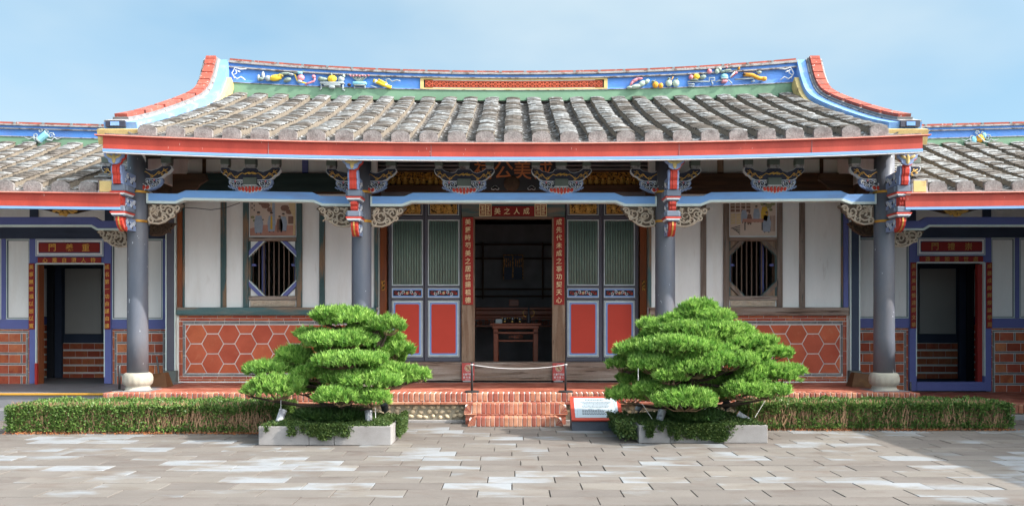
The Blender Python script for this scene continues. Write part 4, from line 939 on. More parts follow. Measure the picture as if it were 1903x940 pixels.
def beam(pl, pr, dz_l, dz_r, a, b):
    """cambered beam: ends drop by a step; pl..pr photo columns at the beam's depth"""
    pts = [(pl, 384), (pl, 366), (pl + a, 366), (pl + b, 359.5), (pr - b, 359.5), (pr - a, 366), (pr, 366), (pr, 384), (pr - a + 3, 384), (pr - b + 2, 377.5), (pl + b - 2, 377.5), (pl + a - 3, 384)]
    def T(p, off=0): t = (p[0] - pl) / (pr - pl); return (PX(p[0]), PZ(p[1] + off) + dz_l * (1 - t) + dz_r * t)
    o = MB().prism([T(p) for p in pts], CD - .06, CD + .06).build('front_beam', M_beam, hall)
    e = MB(); low = [(pl, 380), (pl + a - 4, 380), (pl + b - 3, 373.5), (pr - b + 3, 373.5), (pr - a + 4, 380), (pr, 380)]
    low2 = [(pl, 384.6), (pl + a - 3, 384.6), (pl + b - 2, 378), (pr - b + 2, 378), (pr - a + 3, 384.6), (pr, 384.6)]
    e.prism([T(p) for p in low] + [T(p) for p in low2[::-1]], CD - .078, CD + .062)
    for p0 in (pl - .2, pr - 3): e.prism([T((p0, 366)), T((p0 + 3.2, 366)), T((p0 + 3.2, 380)), T((p0, 380))], CD - .077, CD - .05)
    e.build('beam_edge', M_edgewhite, o); return o
beam(276, 654, .045, 0, 57, 72); beam(690, 1219, 0, 0, 62, 78); beam(1254, 1625, 0, .035, 50, 66)

# brackets standing on the beams: built once, copied
KS = 1.0 / 7.319 / 126.0
def bracket_proto():
    c = lambda pts: [((a - 1195) * KS, (515 - b) * KS) for a, b in pts]
    o = MB().use(M_bracket).prism(c([(795, 215), (800, 190), (900, 195), (930, 222), (985, 232), (1030, 245), (1080, 235), (1110, 197), (1275, 197), (1310, 235), (1370, 250), (1450, 222), (1490, 190), (1592, 190), (1600, 215), (1585, 240), (1555, 272), (1520, 290), (1490, 325), (1440, 350), (950, 350), (900, 325), (870, 290), (830, 272), (805, 240)]), -.05, .05).build('bracket', None, hall)
    MB().prism(c([(788, 212), (794, 182), (904, 188), (935, 216), (1030, 238), (1076, 228), (1105, 190), (1280, 190), (1315, 228), (1370, 243), (1447, 214), (1486, 182), (1598, 182), (1608, 215), (1590, 246), (1560, 280), (1526, 298), (1495, 334), (1443, 358), (947, 358), (895, 334), (864, 298), (828, 280), (798, 246)]), -.042, .045).build('pale_outline', M_white, o)
    lb = MB().use(M_ltblue).prism(c([(903, 348), (1488, 348), (1494, 388), (1472, 426), (1446, 460), (1384, 500), (1330, 515), (1060, 515), (1006, 500), (944, 460), (918, 426), (897, 388)]), -.034, .045)
    lb.use(M_bracket).prism(c([(920, 362), (1470, 362), (1474, 386), (1452, 420), (1428, 448), (1372, 486), (1325, 500), (1065, 500), (1018, 486), (962, 448), (938, 420), (916, 386)]), -.040, -.0345)
    for sx in (-1, 1):
        lb.use(M_white)
        for (a, b_, r_, t_) in ((165, 402, 46, 1.5), (245, 404, 36, 1.4), (120, 385, 22, 1.2), (205, 452, 30, 1.4), (125, 455, 26, 1.3), (268, 378, 16, 1.1)): lb.scroll(sx * a * KS, -.044, (515 - b_) * KS, r_ * KS, t_, 1.0 + a * .01, sx, .0055, 5, 12)
        lb.use(M_ltblue)
        for k in range(5): lb.tube([(sx * (120 + k * 36) * KS, -.042, (515 - 505 + k * k * 2.6) * KS), (sx * (140 + k * 40) * KS, -.047, (515 - 468 + k * k * 2.0) * KS)], .0105, 5)
        for (a, b_, r_) in ((185, 430, 12), (232, 380, 12), (150, 372, 10), (262, 430, 11)): lb.ball((sx * a * KS, -.042, (515 - b_) * KS), (r_ * KS, .010, r_ * 1.3 * KS), 6, 4)
        lb.use(M_pink).ball((sx * 205 * KS, -.046, (515 - 372) * KS), (.012, .01, .018), 6, 4)
    lb.build('carved_base', None, o)
    MB().box(-92 * KS, 92 * KS, -.085, .05, (515 - 425) * KS, (515 - 322) * KS, .008).build('bearing_block', M_sage, o)
    MB().box(-98 * KS, 98 * KS, -.09, .05, (515 - 436) * KS, (515 - 426) * KS, .003).build('pale_rim', M_white, o)
    lo = MB()
    for k in range(-3, 4):
        lo.use(M_white).ball((k * 46 * KS, -.060, (515 - 486 + abs(k) * 3) * KS), (30 * KS, .024, (56 - abs(k) * 6) * KS), 8, 5, -k * .16); lo.use(M_redbright).ball((k * 46 * KS, -.075, (515 - 486 + abs(k) * 3) * KS), (22 * KS, .020, (47 - abs(k) * 6) * KS), 8, 5, -k * .16)
    lo.build('lotus_petals', None, o, smooth=True)
    gs = MB()
    for sx in (-1, 1):
        gs.tube([(sx * a * KS, -.057, (515 - b_) * KS) for a, b_ in ((60, 280), (110, 262), (150, 290), (190, 330), (225, 305), (255, 268), (290, 280), (320, 250), (370, 222))], [.008, .007, .007, .008, .007, .007, .006, .006, .004], 5)
        for (a, b_, r_) in ((180, 318, 26), (262, 272, 24), (335, 240, 22), (350, 268, 18), (300, 300, 18)): gs.scroll(sx * a * KS, -.057, (515 - b_) * KS, r_ * KS, 1.1, a, sx, .006, 5, 8)
    for k in range(-2, 3): gs.ball((k * 26 * KS, -.058, (515 - 268 + (k % 2) * 10) * KS), (30 * KS, .014, 12 * KS), 7, 4, .35)
    gs.build('gold_scroll', M_gold, o, smooth=True)
    for a, z0, z1, w in ((850, 190, 145, 110), (1195, 195, 148, 145), (1540, 190, 145, 110)):
        x = (a - 1195) * KS; h = w / 2 * KS
        MB().use(M_mould).prism([(x - h * .8, (515 - z0) * KS), (x + h * .8, (515 - z0) * KS), (x + h, (515 - z1) * KS), (x - h, (515 - z1) * KS)], -.06, .05).use(M_sage).box(x - h * 1.02, x + h * 1.02, -.065, .055, (515 - z1) * KS + .001, (515 - 60) * KS, .006).build('bearing_cap', None, o)
    return o
def copy_tree(o, loc, parent):
    c = o.copy(); COL.objects.link(c); put(c, parent); c.location = loc
    for ch in list(o.children):
        d = ch.copy(); COL.objects.link(d); d.parent = c
    return c
bp_ = bracket_proto(); first = True
for px, dy in ((467, -2.5), (863, 0), (1043, 0), (1437, -2), (256, -5), (672, 0), (1236, 0), (1643, -4)):
    loc = (PX(px) if px not in (863, 1043) else X(px, CD), CD, PZ(360 + dy) + .002)
    if px in (256, 672, 1236, 1643): loc = (loc[0], CD, loc[2])
    if first: bp_.location = loc; first = False
    else:
        k_ = copy_tree(bp_, loc, hall)
        if px in (256, 672, 1236, 1643): k_.scale = (1.17, 1, 1)

# carved spandrels under the beam ends
def spandrel(cx_, sgn, zt, w=.51, h=.295, parent=None, name='carved_spandrel', m=None):
    m = m or M_carve; P = lambda u, v: (cx_ + sgn * u * w, zt - v * h)
    o = MB().use(M_carveback if m is M_carve else m); o.prism([P(0, 0), P(1.0, 0.02), P(1.02, .10), P(.92, .22), P(.90, .36), P(.80, .46), P(.76, .62), P(.62, .74), P(.5, .9), P(.3, 1.0), P(.12, .97), P(0, .95)], CD - .018, CD + .04); o.use(m)
    for (u, v, r_, t, cw) in ((.28, .48, .125, 1.5, 1), (.62, .34, .085, 1.4, -1), (.84, .18, .05, 1.3, 1), (.12, .22, .05, 1.2, -1), (.45, .16, .05, 1.2, 1), (.10, .80, .05, 1.2, 1), (.46, .72, .055, 1.2, -1), (.72, .55, .04, 1.2, 1)):
        x, z = P(u, v); o.scroll(x, CD - .028, z, r_, t, 1.2 + 2 * u, cw * sgn, .017, 6, 14)
    o.tube([(*P(.02, .93)[:1], CD - .022, P(.02, .93)[1]), (P(.3, .97)[0], CD - .022, P(.3, .97)[1]), (P(.5, .87)[0], CD - .022, P(.5, .87)[1]), (P(.66, .66)[0], CD - .022, P(.66, .66)[1])], .014, 5)
    for k in range(14):
        x, z = P(random.uniform(.05, .85), random.uniform(.08, .7)); o.ball((x, CD - .02, z), (.03, .018, .014), 6, 4, random.uniform(-1, 1))
    return o.build(name, None, parent or hall)
for cx_, sg, dz in ((COLS[0] + .16, 1, .045), (COLS[1] - .145, -1, 0), (COLS[1] + .145, 1, 0), (COLS[2] - .145, -1, 0), (COLS[2] + .145, 1, 0), (COLS[3] - .16, -1, .035)):
    spandrel(cx_, sg, PZ(385.5) + dz)
for sg, cx_ in ((1, COLS[0] - .12), (-1, COLS[3] + .14)):
    o = spandrel(cx_, sg, Z(414, 13.3), .38, .21, name='carved_bracket_arm', m=M_carvedk)
    for v in o.data.vertices: v.co.y += .75
    o.data.update()

# stacked eave brackets reaching forward from each column to the eave board
def eave_bracket_proto():
    z0 = 3.685
    o = MB().use(M_ltblue).prism([(-.145, 3.69), (.145, 3.69), (.13, 3.64), (.09, 3.615), (.075, 3.57), (.03, 3.545), (-.03, 3.545), (-.075, 3.57), (-.09, 3.615), (-.13, 3.64)], 11.80, 11.84)
    o.use(M_redbright).prism([(-.135, 3.685), (.155, 3.685), (.14, 3.63), (.10, 3.60), (.08, 3.555), (.04, 3.53), (-.02, 3.53)], 11.842, 11.875)
    o = o.build('eave_bracket', None, hall)
    cr = MB().ball((0, 11.795, 3.62), (.030, .014, .07), 8, 6)
    for s in (-1, 1): cr.ball((s * .058, 11.796, 3.65), (.055, .010, .022), 8, 5, s * .5)
    cr.build('gilt_moth', M_yellow, o, smooth=True)
    def profile(name, pts, hw, m, ridges=True):
        b = MB().use(m)
        for x0, x1, k in ((-hw, -hw * .38, 0), (-hw * .34, hw * .34, -.012), (hw * .38, hw, 0)): b.prism([(y + k, z) for y, z in pts], x0, x1, 'x')
        return b.build(name, None, o)
    S1 = [(11.86, 3.55), (11.845, 3.50), (11.85, 3.44), (11.875, 3.40), (11.87, 3.34), (11.885, 3.285), (11.94, 3.285), (11.95, 3.35), (11.97, 3.42), (11.95, 3.50), (11.94, 3.55)]
    profile('red_scroll', S1, .048, M_redbright)
    b = MB().use(M_ltblue).prism([(y + .02, z) for y, z in S1] , .050, .075, 'x').prism([(y + .02, z) for y, z in S1], -.075, -.050, 'x').build('scroll_cheek', None, o)
    for zt, zb in ((3.285, 3.185), (2.985, 2.90)):
        MB().use(M_greyblock).box(-.095, .095, 11.91, 12.22, zb, zt, .012).box(-.118, .118, 11.95, 12.19, zb + .005, zt - .012, .01).build('bearing_block', None, o)
        MB().use(M_redbright).prism([(-.112, zb - .001), (.112, zb - .001), (.100, zb - .022), (-.100, zb - .022)], 11.90, 12.22).use(M_white).prism([(-.098, zb - .023), (.098, zb - .023), (.085, zb - .044), (-.085, zb - .044)], 11.905, 12.21).use(M_greyblock).box(-.08, .08, 11.92, 12.2, zb - .062, zb - .045).build('painted_rim', None, o)
    S2 = [(11.93, 3.12), (11.92, 3.08), (11.945, 3.05), (11.94, 3.02), (11.955, 2.99), (12.05, 2.99), (12.05, 3.12)]
    profile('red_scroll', S2, .046, M_redbright)
    S3 = [(11.95, 2.835), (11.945, 2.78), (11.97, 2.72), (12.03, 2.665), (12.11, 2.64), (12.12, 2.69), (12.07, 2.73), (12.06, 2.79), (12.08, 2.835)]
    profile('red_curl', S3, .046, M_redbright)
    MB().prism([(y - .014, z) for y, z in S3[:5]] + [(y + .02, z + .02) for y, z in S3[:5][::-1]], -.010, .010, 'x').build('gilt_line', M_gold, o)
    for (za, zb_, nm) in ((3.50, 3.29, 0), (3.12, 2.99, 1), (2.835, 2.67, 2)):
        pts = [(11.98, za), (12.42, za), (12.42, zb_), (12.12 if nm == 2 else 12.0, zb_)] if nm else [(11.97, za - .02), (12.1, za), (12.42, za - .02), (12.42, zb_), (12.0, zb_)]
        a = MB().use(M_ltblue).prism(pts, -.036, .036, 'x')
        for sx in (-1, 1):
            for k in range(4):
                y = 12.04 + .1 * k; zc = (za + zb_) / 2 + (.03 if k % 2 else -.02)
                a.use(M_white); n0 = len(a.v); a.scroll(y, 0, zc, .045, 1.2, k, 1 if k % 2 else -1, .008, 5, 8)
                for q in range(n0, len(a.v)): v = a.v[q]; a.v[q] = (sx * .040 + v[1], v[0], v[2])
                a.use(M_bracket); n0 = len(a.v); a.ball((y + .05, 0, zc - .02), (.022, .008, .028), 6, 4)
                for q in range(n0, len(a.v)): v = a.v[q]; a.v[q] = (sx * .036 + v[1], v[0], v[2])
        a.build('carved_arm', None, o)
    return o
eb_ = eave_bracket_proto()
for i, cx_ in enumerate(COLS):
    dz = (.075, .0, .0, .06)[i]
    if i == 0: eb_.location = (cx_, 0, dz)
    else: copy_tree(eb_, (cx_, 0, dz), hall)
# dark wooden arms between columns and wall under the roof
for i in (0, 1, 2, 3):
    cx_ = COLS[i]
    MB().prism([(12.6, 3.55), (13.2, 3.42), (13.5, 3.30), (14.1, 3.25), (14.1, 3.75), (13.0, 3.75), (12.6, 3.70)], cx_ - .05, cx_ + .05, 'x').build('tie_beam', M_darkbrown, hall)
for s, px in ((1, 372), (-1, 1534)):
    cx_ = X(px, 13.4); o = MB().use(M_darkbrown).prism([(cx_ - s * .42, 3.75), (cx_ + s * .10, 3.75), (cx_ + s * .12, 3.66), (cx_ + s * .0, 3.58), (cx_ - s * .08, 3.48), (cx_ - s * .25, 3.40), (cx_ - s * .42, 3.2)], 13.36, 13.44); o.build('corbel', None, hall)

# ================================================================== boards and lettering
load_glyphs('美舊時苟之居世揚祖德成先代未事功契天心人公祠門義重自須推待無雙福以恕寬名第一由謹讓禮崇遜謙如莫處言意惟達即文華器師輝煌論學周本廳不開放請勿進入')
def vboard(label, x, y, z0, z1, w, text, mb, mt, cw, group=None, slope=0, hh=None):
    b = MB().box(x - w / 2, x + w / 2, y - .012, y + .012, z0, z1, .003).build('couplet_board', mb); tag(b, label, 'couplet board', group)
    g = MB(); n = len(text); pad = cw * .55
    for i, ch in enumerate(text):
        z = z1 - pad - cw * .25 - (z1 - z0 - 2 * pad - cw * .5) * i / max(n - 1, 1); glyph(g, ch, x, z, cw, y - .0145, hh or cw * 1.06, .08)
    l = g.build('lettering', mt, b); return b
def hboard(label, x0, x1, y, z0, z1, text, mb, mt, cw, x_a, x_b, name='name_board', cat='sign board'):
    b = MB().box(x0, x1, y - .012, y + .012, z0, z1, .003).build(name, mb); tag(b, label, cat)
    g = MB()
    for i, ch in enumerate(text): glyph(g, ch, x_a + (x_b - x_a) * i / max(len(text) - 1, 1), (z0 + z1) / 2, cw, y - .0145, cw * 1.05, .06)
    g.build('lettering', mt, b); return b
for px, tx, lb in ((870, '美舊時苟美之居世揚祖德', 'tall red couplet board with pale gold characters on the left post of the main doorway'), (1038.5, '成先代未成之事功契天心', 'tall red couplet board with pale gold characters on the right post of the main doorway')):
    vboard(lb, UX(px), DW - .066, U(566), U(404.8), .178, tx, M_couplet, M_goldtext, .098)
nb_ = hboard('small dark red board over the main doorway with four pale gold characters', UX(914), UX(993), DW - .056, U(402.5), U(384), '美之人成', M_couplet_dk, M_goldtext, .105, UX(924.5), UX(978))
for p0, p1 in ((891, 913.5), (993.5, 1016)):
    sb = MB().use(M_couplet_dk); dbx(sb, p0, p1, 380, 402.5, -.062, -.041); sb.use(M_goldtext)
    for e in (0, 1, 2, 3):
        q = [(p0, p0 + 1.3, 380, 402.5), (p1 - 1.3, p1, 380, 402.5), (p0 + 1.3, p1 - 1.3, 380, 381.2), (p0 + 1.3, p1 - 1.3, 401.2, 402.5)][e]; dbx(sb, *q, -.068, -.05)
    m_ = (p0 + p1) / 2; dbx(sb, m_ - .8, m_ + .8, 381.3, 401.1, -.068, -.05)
    for k in range(7):
        y = 383 + 2.6 * k; off = (k % 3) * .9
        dbx(sb, p0 + 2 + off, m_ - 2 + off * .3, y, y + 1.2, -.067, -.05); dbx(sb, m_ + 2, p1 - 2.4 - off, y + (k % 2) * .5, y + 1.2 + (k % 2) * .5, -.067, -.05)
    for xx in (p0 + 5, p1 - 6): dbx(sb, xx, xx + 1.2, 383, 392, -.0675, -.05)
    sb = sb.build('seal_carving', None); tag(sb, 'square gilt seal carved panel at the %s end of the board over the main doorway' % ('left' if p0 < 953 else 'right'), 'seal panel')
pq = MB(); PD = 13.75; zA, zB = Z(352, PD), Z(288, PD); xa_, xb_ = X(868, PD), X(1042, PD)
pq.prism([(PD + .10, zA), (PD + .14, zA), (PD + .02, zB), (PD - .02, zB)], xa_, xb_, 'x'); pq = pq.build('hall_plaque', M_black); tag(pq, 'large black plaque hung under the roof over the doorway with copper characters', 'plaque')
g = MB()
for px, ch in ((897, '祠'), (936, '公'), (971, '美'), (1010, '成')):
    glyph(g, ch, X(px, PD), Z(315, PD), .29 if ch != '公' else .31, PD + .022, .30)
for i, v in enumerate(g.v): g.v[i] = (v[0], v[1] + (Z(315, PD) - v[2]) * .19, v[2])
g.build('lettering', M_copper, pq)
MB().lathe([(.125, 0), (.13, .01), (.10, .03), (.05, .036)], 0, 0, 24).build('round_boss', M_carvedk, pq, True)
ob = pq.children[-1]; ob.rotation_euler = (R(90), 0, 0); ob.location = (X(951, PD), PD + .06, Z(340, PD))
for k in range(6): pass
for px in (920, 988):
    c = MB().use(M_white)
    for dx, dz, r_ in ((-.035, 0, .032), (.035, 0, .032), (0, .02, .04)): c.ball((X(px, PD) + dx, PD + .075, Z(349, PD) + dz), (r_, .012, r_ * .8), 10, 5)
    c.use(M_black)
    for dx, dz, r_ in ((-.033, 0, .024), (.033, 0, .024), (0, .018, .031)): c.ball((X(px, PD) + dx, PD + .068, Z(349, PD) + dz), (r_, .012, r_ * .8), 10, 5)
    c.build('cloud_hook', None, pq)

# ================================================================== inside the doorway
def table(name, label, x0, x1, y0, y1, zt, floor, leg, m):
    t = thing(name, label, 'table', ((x0 + x1) / 2, (y0 + y1) / 2, floor))
    MB().box(x0 - .06, x1 + .06, y0 - .04, y1 + .04, zt - .035, zt, .008).build('tabletop', m, t)
    MB().box(x0 - .02, x1 + .02, y0 - .015, y1 + .015, zt - .10, zt - .036, .012).build('waist', m, t)
    MB().box(x0, x1, y0, y0 + .03, zt - .19, zt - .155, .006).build('apron', m, t)
    MB().use(m).box(x0 + leg, x1 - leg, y0 + .005, y0 + .03, zt - .33, zt - .30, .006).build('stretcher', m, t)
    f_ = MB(); f_.use(m)
    for k in range(-2, 3): f_.scroll((x0 + x1) / 2 + k * .045, y0 + .012, zt - .245, .036, 1.2, k, 1 if k % 2 else -1, .008, 5, 8)
    f_.build('fret_carving', m, t)
    for xx in (x0, x1 - leg):
        for yy in (y0, y1 - leg): MB().box(xx, xx + leg, yy, yy + leg, floor, zt - .10, .006).build('leg', m, t)
    return t
IF = 0.44
ot = table('offering_table', 'small red wooden offering table with four legs standing in the dark doorway', X(917, 15.3), X(1000, 15.3), 15.3, 15.85, Z(600.5, 15.3), IF, .085, M_redwood)
at_ = thing('altar_table', 'long red wooden altar table with carved apron behind the offering table', 'table', (0, 16.9, IF))
zt = Z(571, 16.6)
MB().box(-1.5, 1.5, 16.55, 17.1, zt - .05, zt, .01).build('tabletop', M_redwood, at_)
MB().box(-1.42, 1.42, 16.6, 17.0, zt - .15, zt - .052, .015).build('waist', M_redwood, at_); MB().box(-1.45, 1.45, 16.58, 17.05, zt - .21, zt - .155, .015).build('waist', M_redwood, at_)
fr_ = MB().use(M_redwood)
for s in (-1, 1):
    for k in range(10): fr_.scroll(s * (.28 + .12 * k), 16.6, zt - .29, .05, 1.3, k, 1 if k % 2 else -1, .012, 5, 9)
    fr_.box(s * .2, s * 1.45, 16.59, 16.62, zt - .235, zt - .212).box(s * .2, s * 1.45, 16.59, 16.62, zt - .375, zt - .35)
fr_.build('carved_apron', None, at_)
for s in (-1, 1): MB().box(s * 1.36, s * 1.46, 16.6, 16.7, IF, zt - .21, .006).build('leg', M_redwood, at_)
shr = thing('shrine', 'dark carved wooden shrine with a gold lettered tablet deep inside the doorway', 'shrine', (0, 18, IF))
MB().box(-1.9, 1.9, 18.2, 18.4, IF, 3.5).build('back_screen', M_darkwood, shr)
for s in (-1, 1):
    for a, w in ((.62, .03), (.98, .03), (1.3, .05)): MB().box(s * a, s * (a + w), 18.0, 18.2, 1.9, 3.1, .006).build('screen_stile', M_darkbrown, shr)
for z in (1.95, 2.1, 3.05, 2.75): MB().box(-1.3, 1.3, 18.05, 18.2, z, z + .03, .006).build('screen_rail', M_darkbrown, shr)
tb_ = MB().use(M_navy).box(X(935, 17.8), X(972, 17.8), 17.8, 17.84, Z(519, 17.8), Z(472, 17.8)).build('spirit_tablet', None, shr)
gl = MB().use(M_goldcarve)
for k in range(10):
    x = X(938 + 3.4 * k, 17.8)
    if k not in (4, 5): gl.box(x - .007, x + .007, 17.79, 17.80, Z(496, 17.8), Z(480, 17.8))
gl.box(-.013, .013, 17.788, 17.80, Z(517, 17.8), Z(476, 17.8))
for a in (935, 971): gl.box(X(a, 17.8), X(a + 1.5, 17.8), 17.788, 17.8, Z(519, 17.8), Z(473, 17.8))
gl.box(X(935, 17.8), X(972, 17.8), 17.787, 17.8, Z(474.5, 17.8), Z(473, 17.8)); gl.build('gilt_lines', None, shr)
MB().box(X(946, 16.8), X(964, 16.8), 16.72, 16.86, Z(569, 16.8), Z(557, 16.8), .008).use(M_redwood).build('incense_box', M_carvedk, shr)
zt1 = Z(600.5, 15.3)
cups = [938, 952, 966]
for i, px in enumerate(cups):
    x = X(px, 15.5); t = MB().use(M_black).lathe([(.02, zt1), (.032, zt1 + .012), (.014, zt1 + .03), (.03, zt1 + .05), (.044, zt1 + .085), (.040, zt1 + .105)], x, 15.5, 14)
    t.use(M_gold).ball((x - .045, 15.48, zt1 + .09), .012, 6, 4).ball((x + .045, 15.48, zt1 + .09), .012, 6, 4).ball((x, 15.465, zt1 + .03), (.022, .01, .018), 6, 4).use(M_white).ball((x, 15.46, zt1 + .078), (.010, .006, .012), 6, 4)
    t = t.build('offering_cup', None, None, True); tag(t, ['leftmost black and gold offering cup beside the white box on the small table', 'middle one of three black and gold offering cups on the small table', 'black and gold offering cup nearest the tall candlestick on the small table'][i], 'cup', 'three offering cups on the small table')
wb = MB().box(X(921, 15.5), X(933, 15.5), 15.45, 15.57, zt1, zt1 + .075, .004).build('paper_box', M_palegrey); tag(wb, 'small plain white box at the left end of the offering table', 'box')
x = X(982.5, 15.5)
cs_ = MB().use(M_black).lathe([(.045, zt1), (.05, zt1 + .02), (.03, zt1 + .06), (.045, zt1 + .11), (.02, zt1 + .16), (.018, zt1 + .25), (.012, zt1 + .31)], x, 15.5, 14)
cs_.use(M_gold)
for s in (-1, 1): cs_.tube([(x + s * .02, 15.5, zt1 + .10), (x + s * .09, 15.5, zt1 + .14), (x + s * .105, 15.5, zt1 + .20), (x + s * .07, 15.5, zt1 + .245)], .006, 5)
cs_ = cs_.build('candlestick', None, None, True); tag(cs_, 'tall dark two armed candlestick at the right of the offering table', 'candlestick')
# ================================================================== SIDE WINGS
WD, WE = 14.60, 12.0
def wing(s, label, floor, texts):
    wg = thing('wing_hall', label, 'side hall', (s * 7.6, 15.5, 0), 'tiled side wings flanking the main hall')
    fx = (lambda p: p) if s < 0 else (lambda p: 1897 - p)
    ZW = lambda py: Z(py - (0 if s < 0 else 2), WD); XW = lambda p: X(fx(p), WD)
    def bx(b, p0, p1, y0, y1, d0, d1, bev=0.0): return b.box(XW(p0), XW(p1), WD + d0, WD + d1, ZW(y1), ZW(y0), bev)
    def part(name, m, items, parent=None, bev=0.004):
        b = MB()
        for it in items: bx(b, *it, bev)
        return b.build(name, m, parent or wg)
    # ---- roof
    def bedw(x, t):
        a = abs(x); o_ = 0.012 * max(a - 5.6, 0)
        return WE + 2.75 * t, 3.262 + 1.125 * t - .12 * t * (1 - t) + o_
    def bedb(x, t): y, z = bedw(x, 1 - t); return 2 * (WE + 2.75) + .35 - y, z
    xi, xo = s * 5.50, s * 10.2; xa, xb = min(xi, xo), max(xi, xo)
    rs = MB(); xs = lin_space(xa, xb, 10); roof_sheet(rs, bedw, xs, lin_space(0, 1, 8), .03, .05); roof_sheet(rs, bedb, xs, lin_space(0, 1, 6), .03, .05)
    rf = rs.build('roof', M_soffit, wg)
    x = s * 5.98; em = end_mesh(.24, .125)
    while abs(x) < 10.1:
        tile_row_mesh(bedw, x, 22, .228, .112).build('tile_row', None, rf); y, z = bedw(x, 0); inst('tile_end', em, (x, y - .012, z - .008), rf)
        chan_mesh(bedw, x + s * .195, 30, .16).build('tile_channel', M_tilechan, rf); x += s * .39
    chan_mesh(bedw, s * 5.785, 30, .16).build('tile_channel', M_tilechan, rf)
    lf = lambda xx: (0, .012 * max(abs(xx) - 5.6, 0))
    def sw(name, prof, m, p, a=xa, b=xb): return MB().sweepx(prof, lin_space(a, b, 8), lf).build(name, m, p)
    sw('eave_mortar', [(WE - .05, 3.228), (WE - .05, 3.262), (WE + .05, 3.285), (WE + .05, 3.228)], M_tileend, rf)
    fi = s * 5.50; fa, fb = min(fi, xo), max(fi, xo)
    fas = sw('eave_board', [(WE - .09, 3.035), (WE - .095, 3.212), (WE - .03, 3.212), (WE - .03, 3.035)], M_red, wg, fa, fb)
    sw('drip_lip', [(WE - .135, 3.218), (WE - .13, 3.228), (WE - .04, 3.238), (WE - .04, 3.214), (WE - .11, 3.212)], M_redlip, fas, fa, fb)
    sw('blue_trim', [(WE - .10, 2.998), (WE - .10, 3.032), (WE - .03, 3.032), (WE - .03, 2.998)], M_eaveblue, fas, fa, fb)
    MB().use(M_mould).box(s * 5.60, s * 5.83, WE - .06, WE + .22, 3.235, 3.43, .004).use(M_yellow).box(s * 5.625, s * 5.805, WE - .066, WE - .05, 3.25, 3.405, .004).build('end_block', None, rf)
    # ---- ridge
    RD = WE + 2.70; rp = lambda y: (lambda xx: Z(y, RD) + .012 * max(abs(xx) - 5.6, 0) * 2.2)
    xs = lin_space(xa, xb, 8); rg = MB().band(xs, rp(280), rp(239), RD + .05, RD + .35).build('ridge', M_mould, wg)
    MB().band(xs, rp(281), rp(262.8), RD, RD + .06).build('green_band', M_green, rg); MB().band(xs, rp(262.8), rp(261.5), RD - .012, RD + .06).build('thin_moulding', M_mould, rg)
    MB().band(xs, rp(261.5), rp(248.5), RD + .025, RD + .06).build('blue_frieze', M_ridgeblue, rg); MB().band(xs, rp(248.5), rp(246.8), RD - .03, RD + .06).build('thin_moulding', M_mould, rg)
    MB().band(xs, rp(246.8), rp(242.6), RD - .01, RD + .06).build('blue_strip', M_ridgeblue, rg); MB().band(xs, rp(242.6), rp(239.8), RD - .05, RD + .40).build('grey_moulding', M_mould, rg)
    a = 5.66
    while a < 10.0:
        q = sorted((s * (a + .02), s * (a + .46))); MB().band(q, rp(239.7), rp(236), RD - .03, RD + .38).build('cap_tile', M_captile, rg)
        q = sorted((s * (a + .465), s * (a + .505))); MB().band(q, rp(240.4), rp(236.4), RD - .04, RD + .34).build('cap_block', M_strip, rg); a += .49
    ox, oz = (X(82, RD), Z(255, RD)) if s < 0 else (X(1820, RD), Z(258, RD))
    ob = MB()
    if s < 0: ob.use(M_aqua).tube([(ox - .07, RD - .02, oz - .055), (ox + .06, RD - .02, oz + .055)], .06, 10).use(M_palegrey).tube([(ox - .085, RD - .02, oz - .065), (ox - .065, RD - .02, oz - .05)], .066, 10)
    else: ob.use(M_orangefruit).ball((ox, RD - .03, oz), (.085, .035, .075), 4, 3).use(M_palegrey).tube([(ox - .06, RD - .05, oz + .05), (ox + .05, RD - .05, oz - .05)], .012, 5).use(M_aqua).ball((ox - .10, RD - .02, oz - .02), (.05, .03, .06), 8, 5).ball((ox + .07, RD - .02, oz + .05), (.04, .03, .05), 8, 5)
    ob.use(M_palegrey)
    for t in (-1, 1):
        ob.tube([(ox + t * .06, RD - .02, oz - .05), (ox + t * .14, RD - .02, oz - .065), (ox + t * .18, RD - .02, oz - .01), (ox + t * .24, RD - .02, oz - .04), (ox + t * .32, RD - .02, oz - .01)], [.016, .014, .012, .011, .006], 5)
        ob.scroll(ox + t * .13, RD - .02, oz + .02, .06, 1.3, 0, t, .012, 5, 9); ob.scroll(ox + t * .05, RD - .02, oz + .10, .04, 1.2, 0, -t, .011, 5, 8)
    ob.build('ribbon_relief', None, rg)
    # ---- wall
    wall = MB().use(M_plaster); Xo = s * 10.2
    wall.box(XW(209), XW(330), WD + .004, WD + .12, floor, 4.2); wall.box(XW(57), Xo, WD + .004, WD + .12, floor, 4.2); wall.box(XW(57), XW(209), WD + .005, WD + .12, ZW(478), 4.2)
    wall = wall.build('wall', None, wg)
    def P(name, m, items, bev=.004, par=None): return part(name, m, items, par or wall, bev)
    fl_py = 720 if s < 0 else 729
    P('wall_beam', M_navy, [(-160, 311, 420, 443.5, -.035, .02)])  # blue beam in navy: the shade it stands in is put into its colour
    for a_, b_ in ((-96, -82), (56.5, 71.5), (196, 211)): P('upper_post', M_navy, [(a_, b_, 378, 419.5, -.03, .02)])
    P('upper_rail', M_darkwood, [(-160, 311, 372, 386, -.05, .02)])
    for a_, b_ in ((57, 70), (195.5, 209)): P('door_jamb', M_beamwing, [(a_, b_, 444, fl_py - 8 if s < 0 else 728, -.045, .10)])
    P('door_head', M_beamwing, [(70.2, 195.3, 478, 490, -.044, .10)])
    for a_, b_ in ((303.5, 311),): P('wall_post', M_beamwing, [(a_, b_, 444, 611, -.03, .02)])
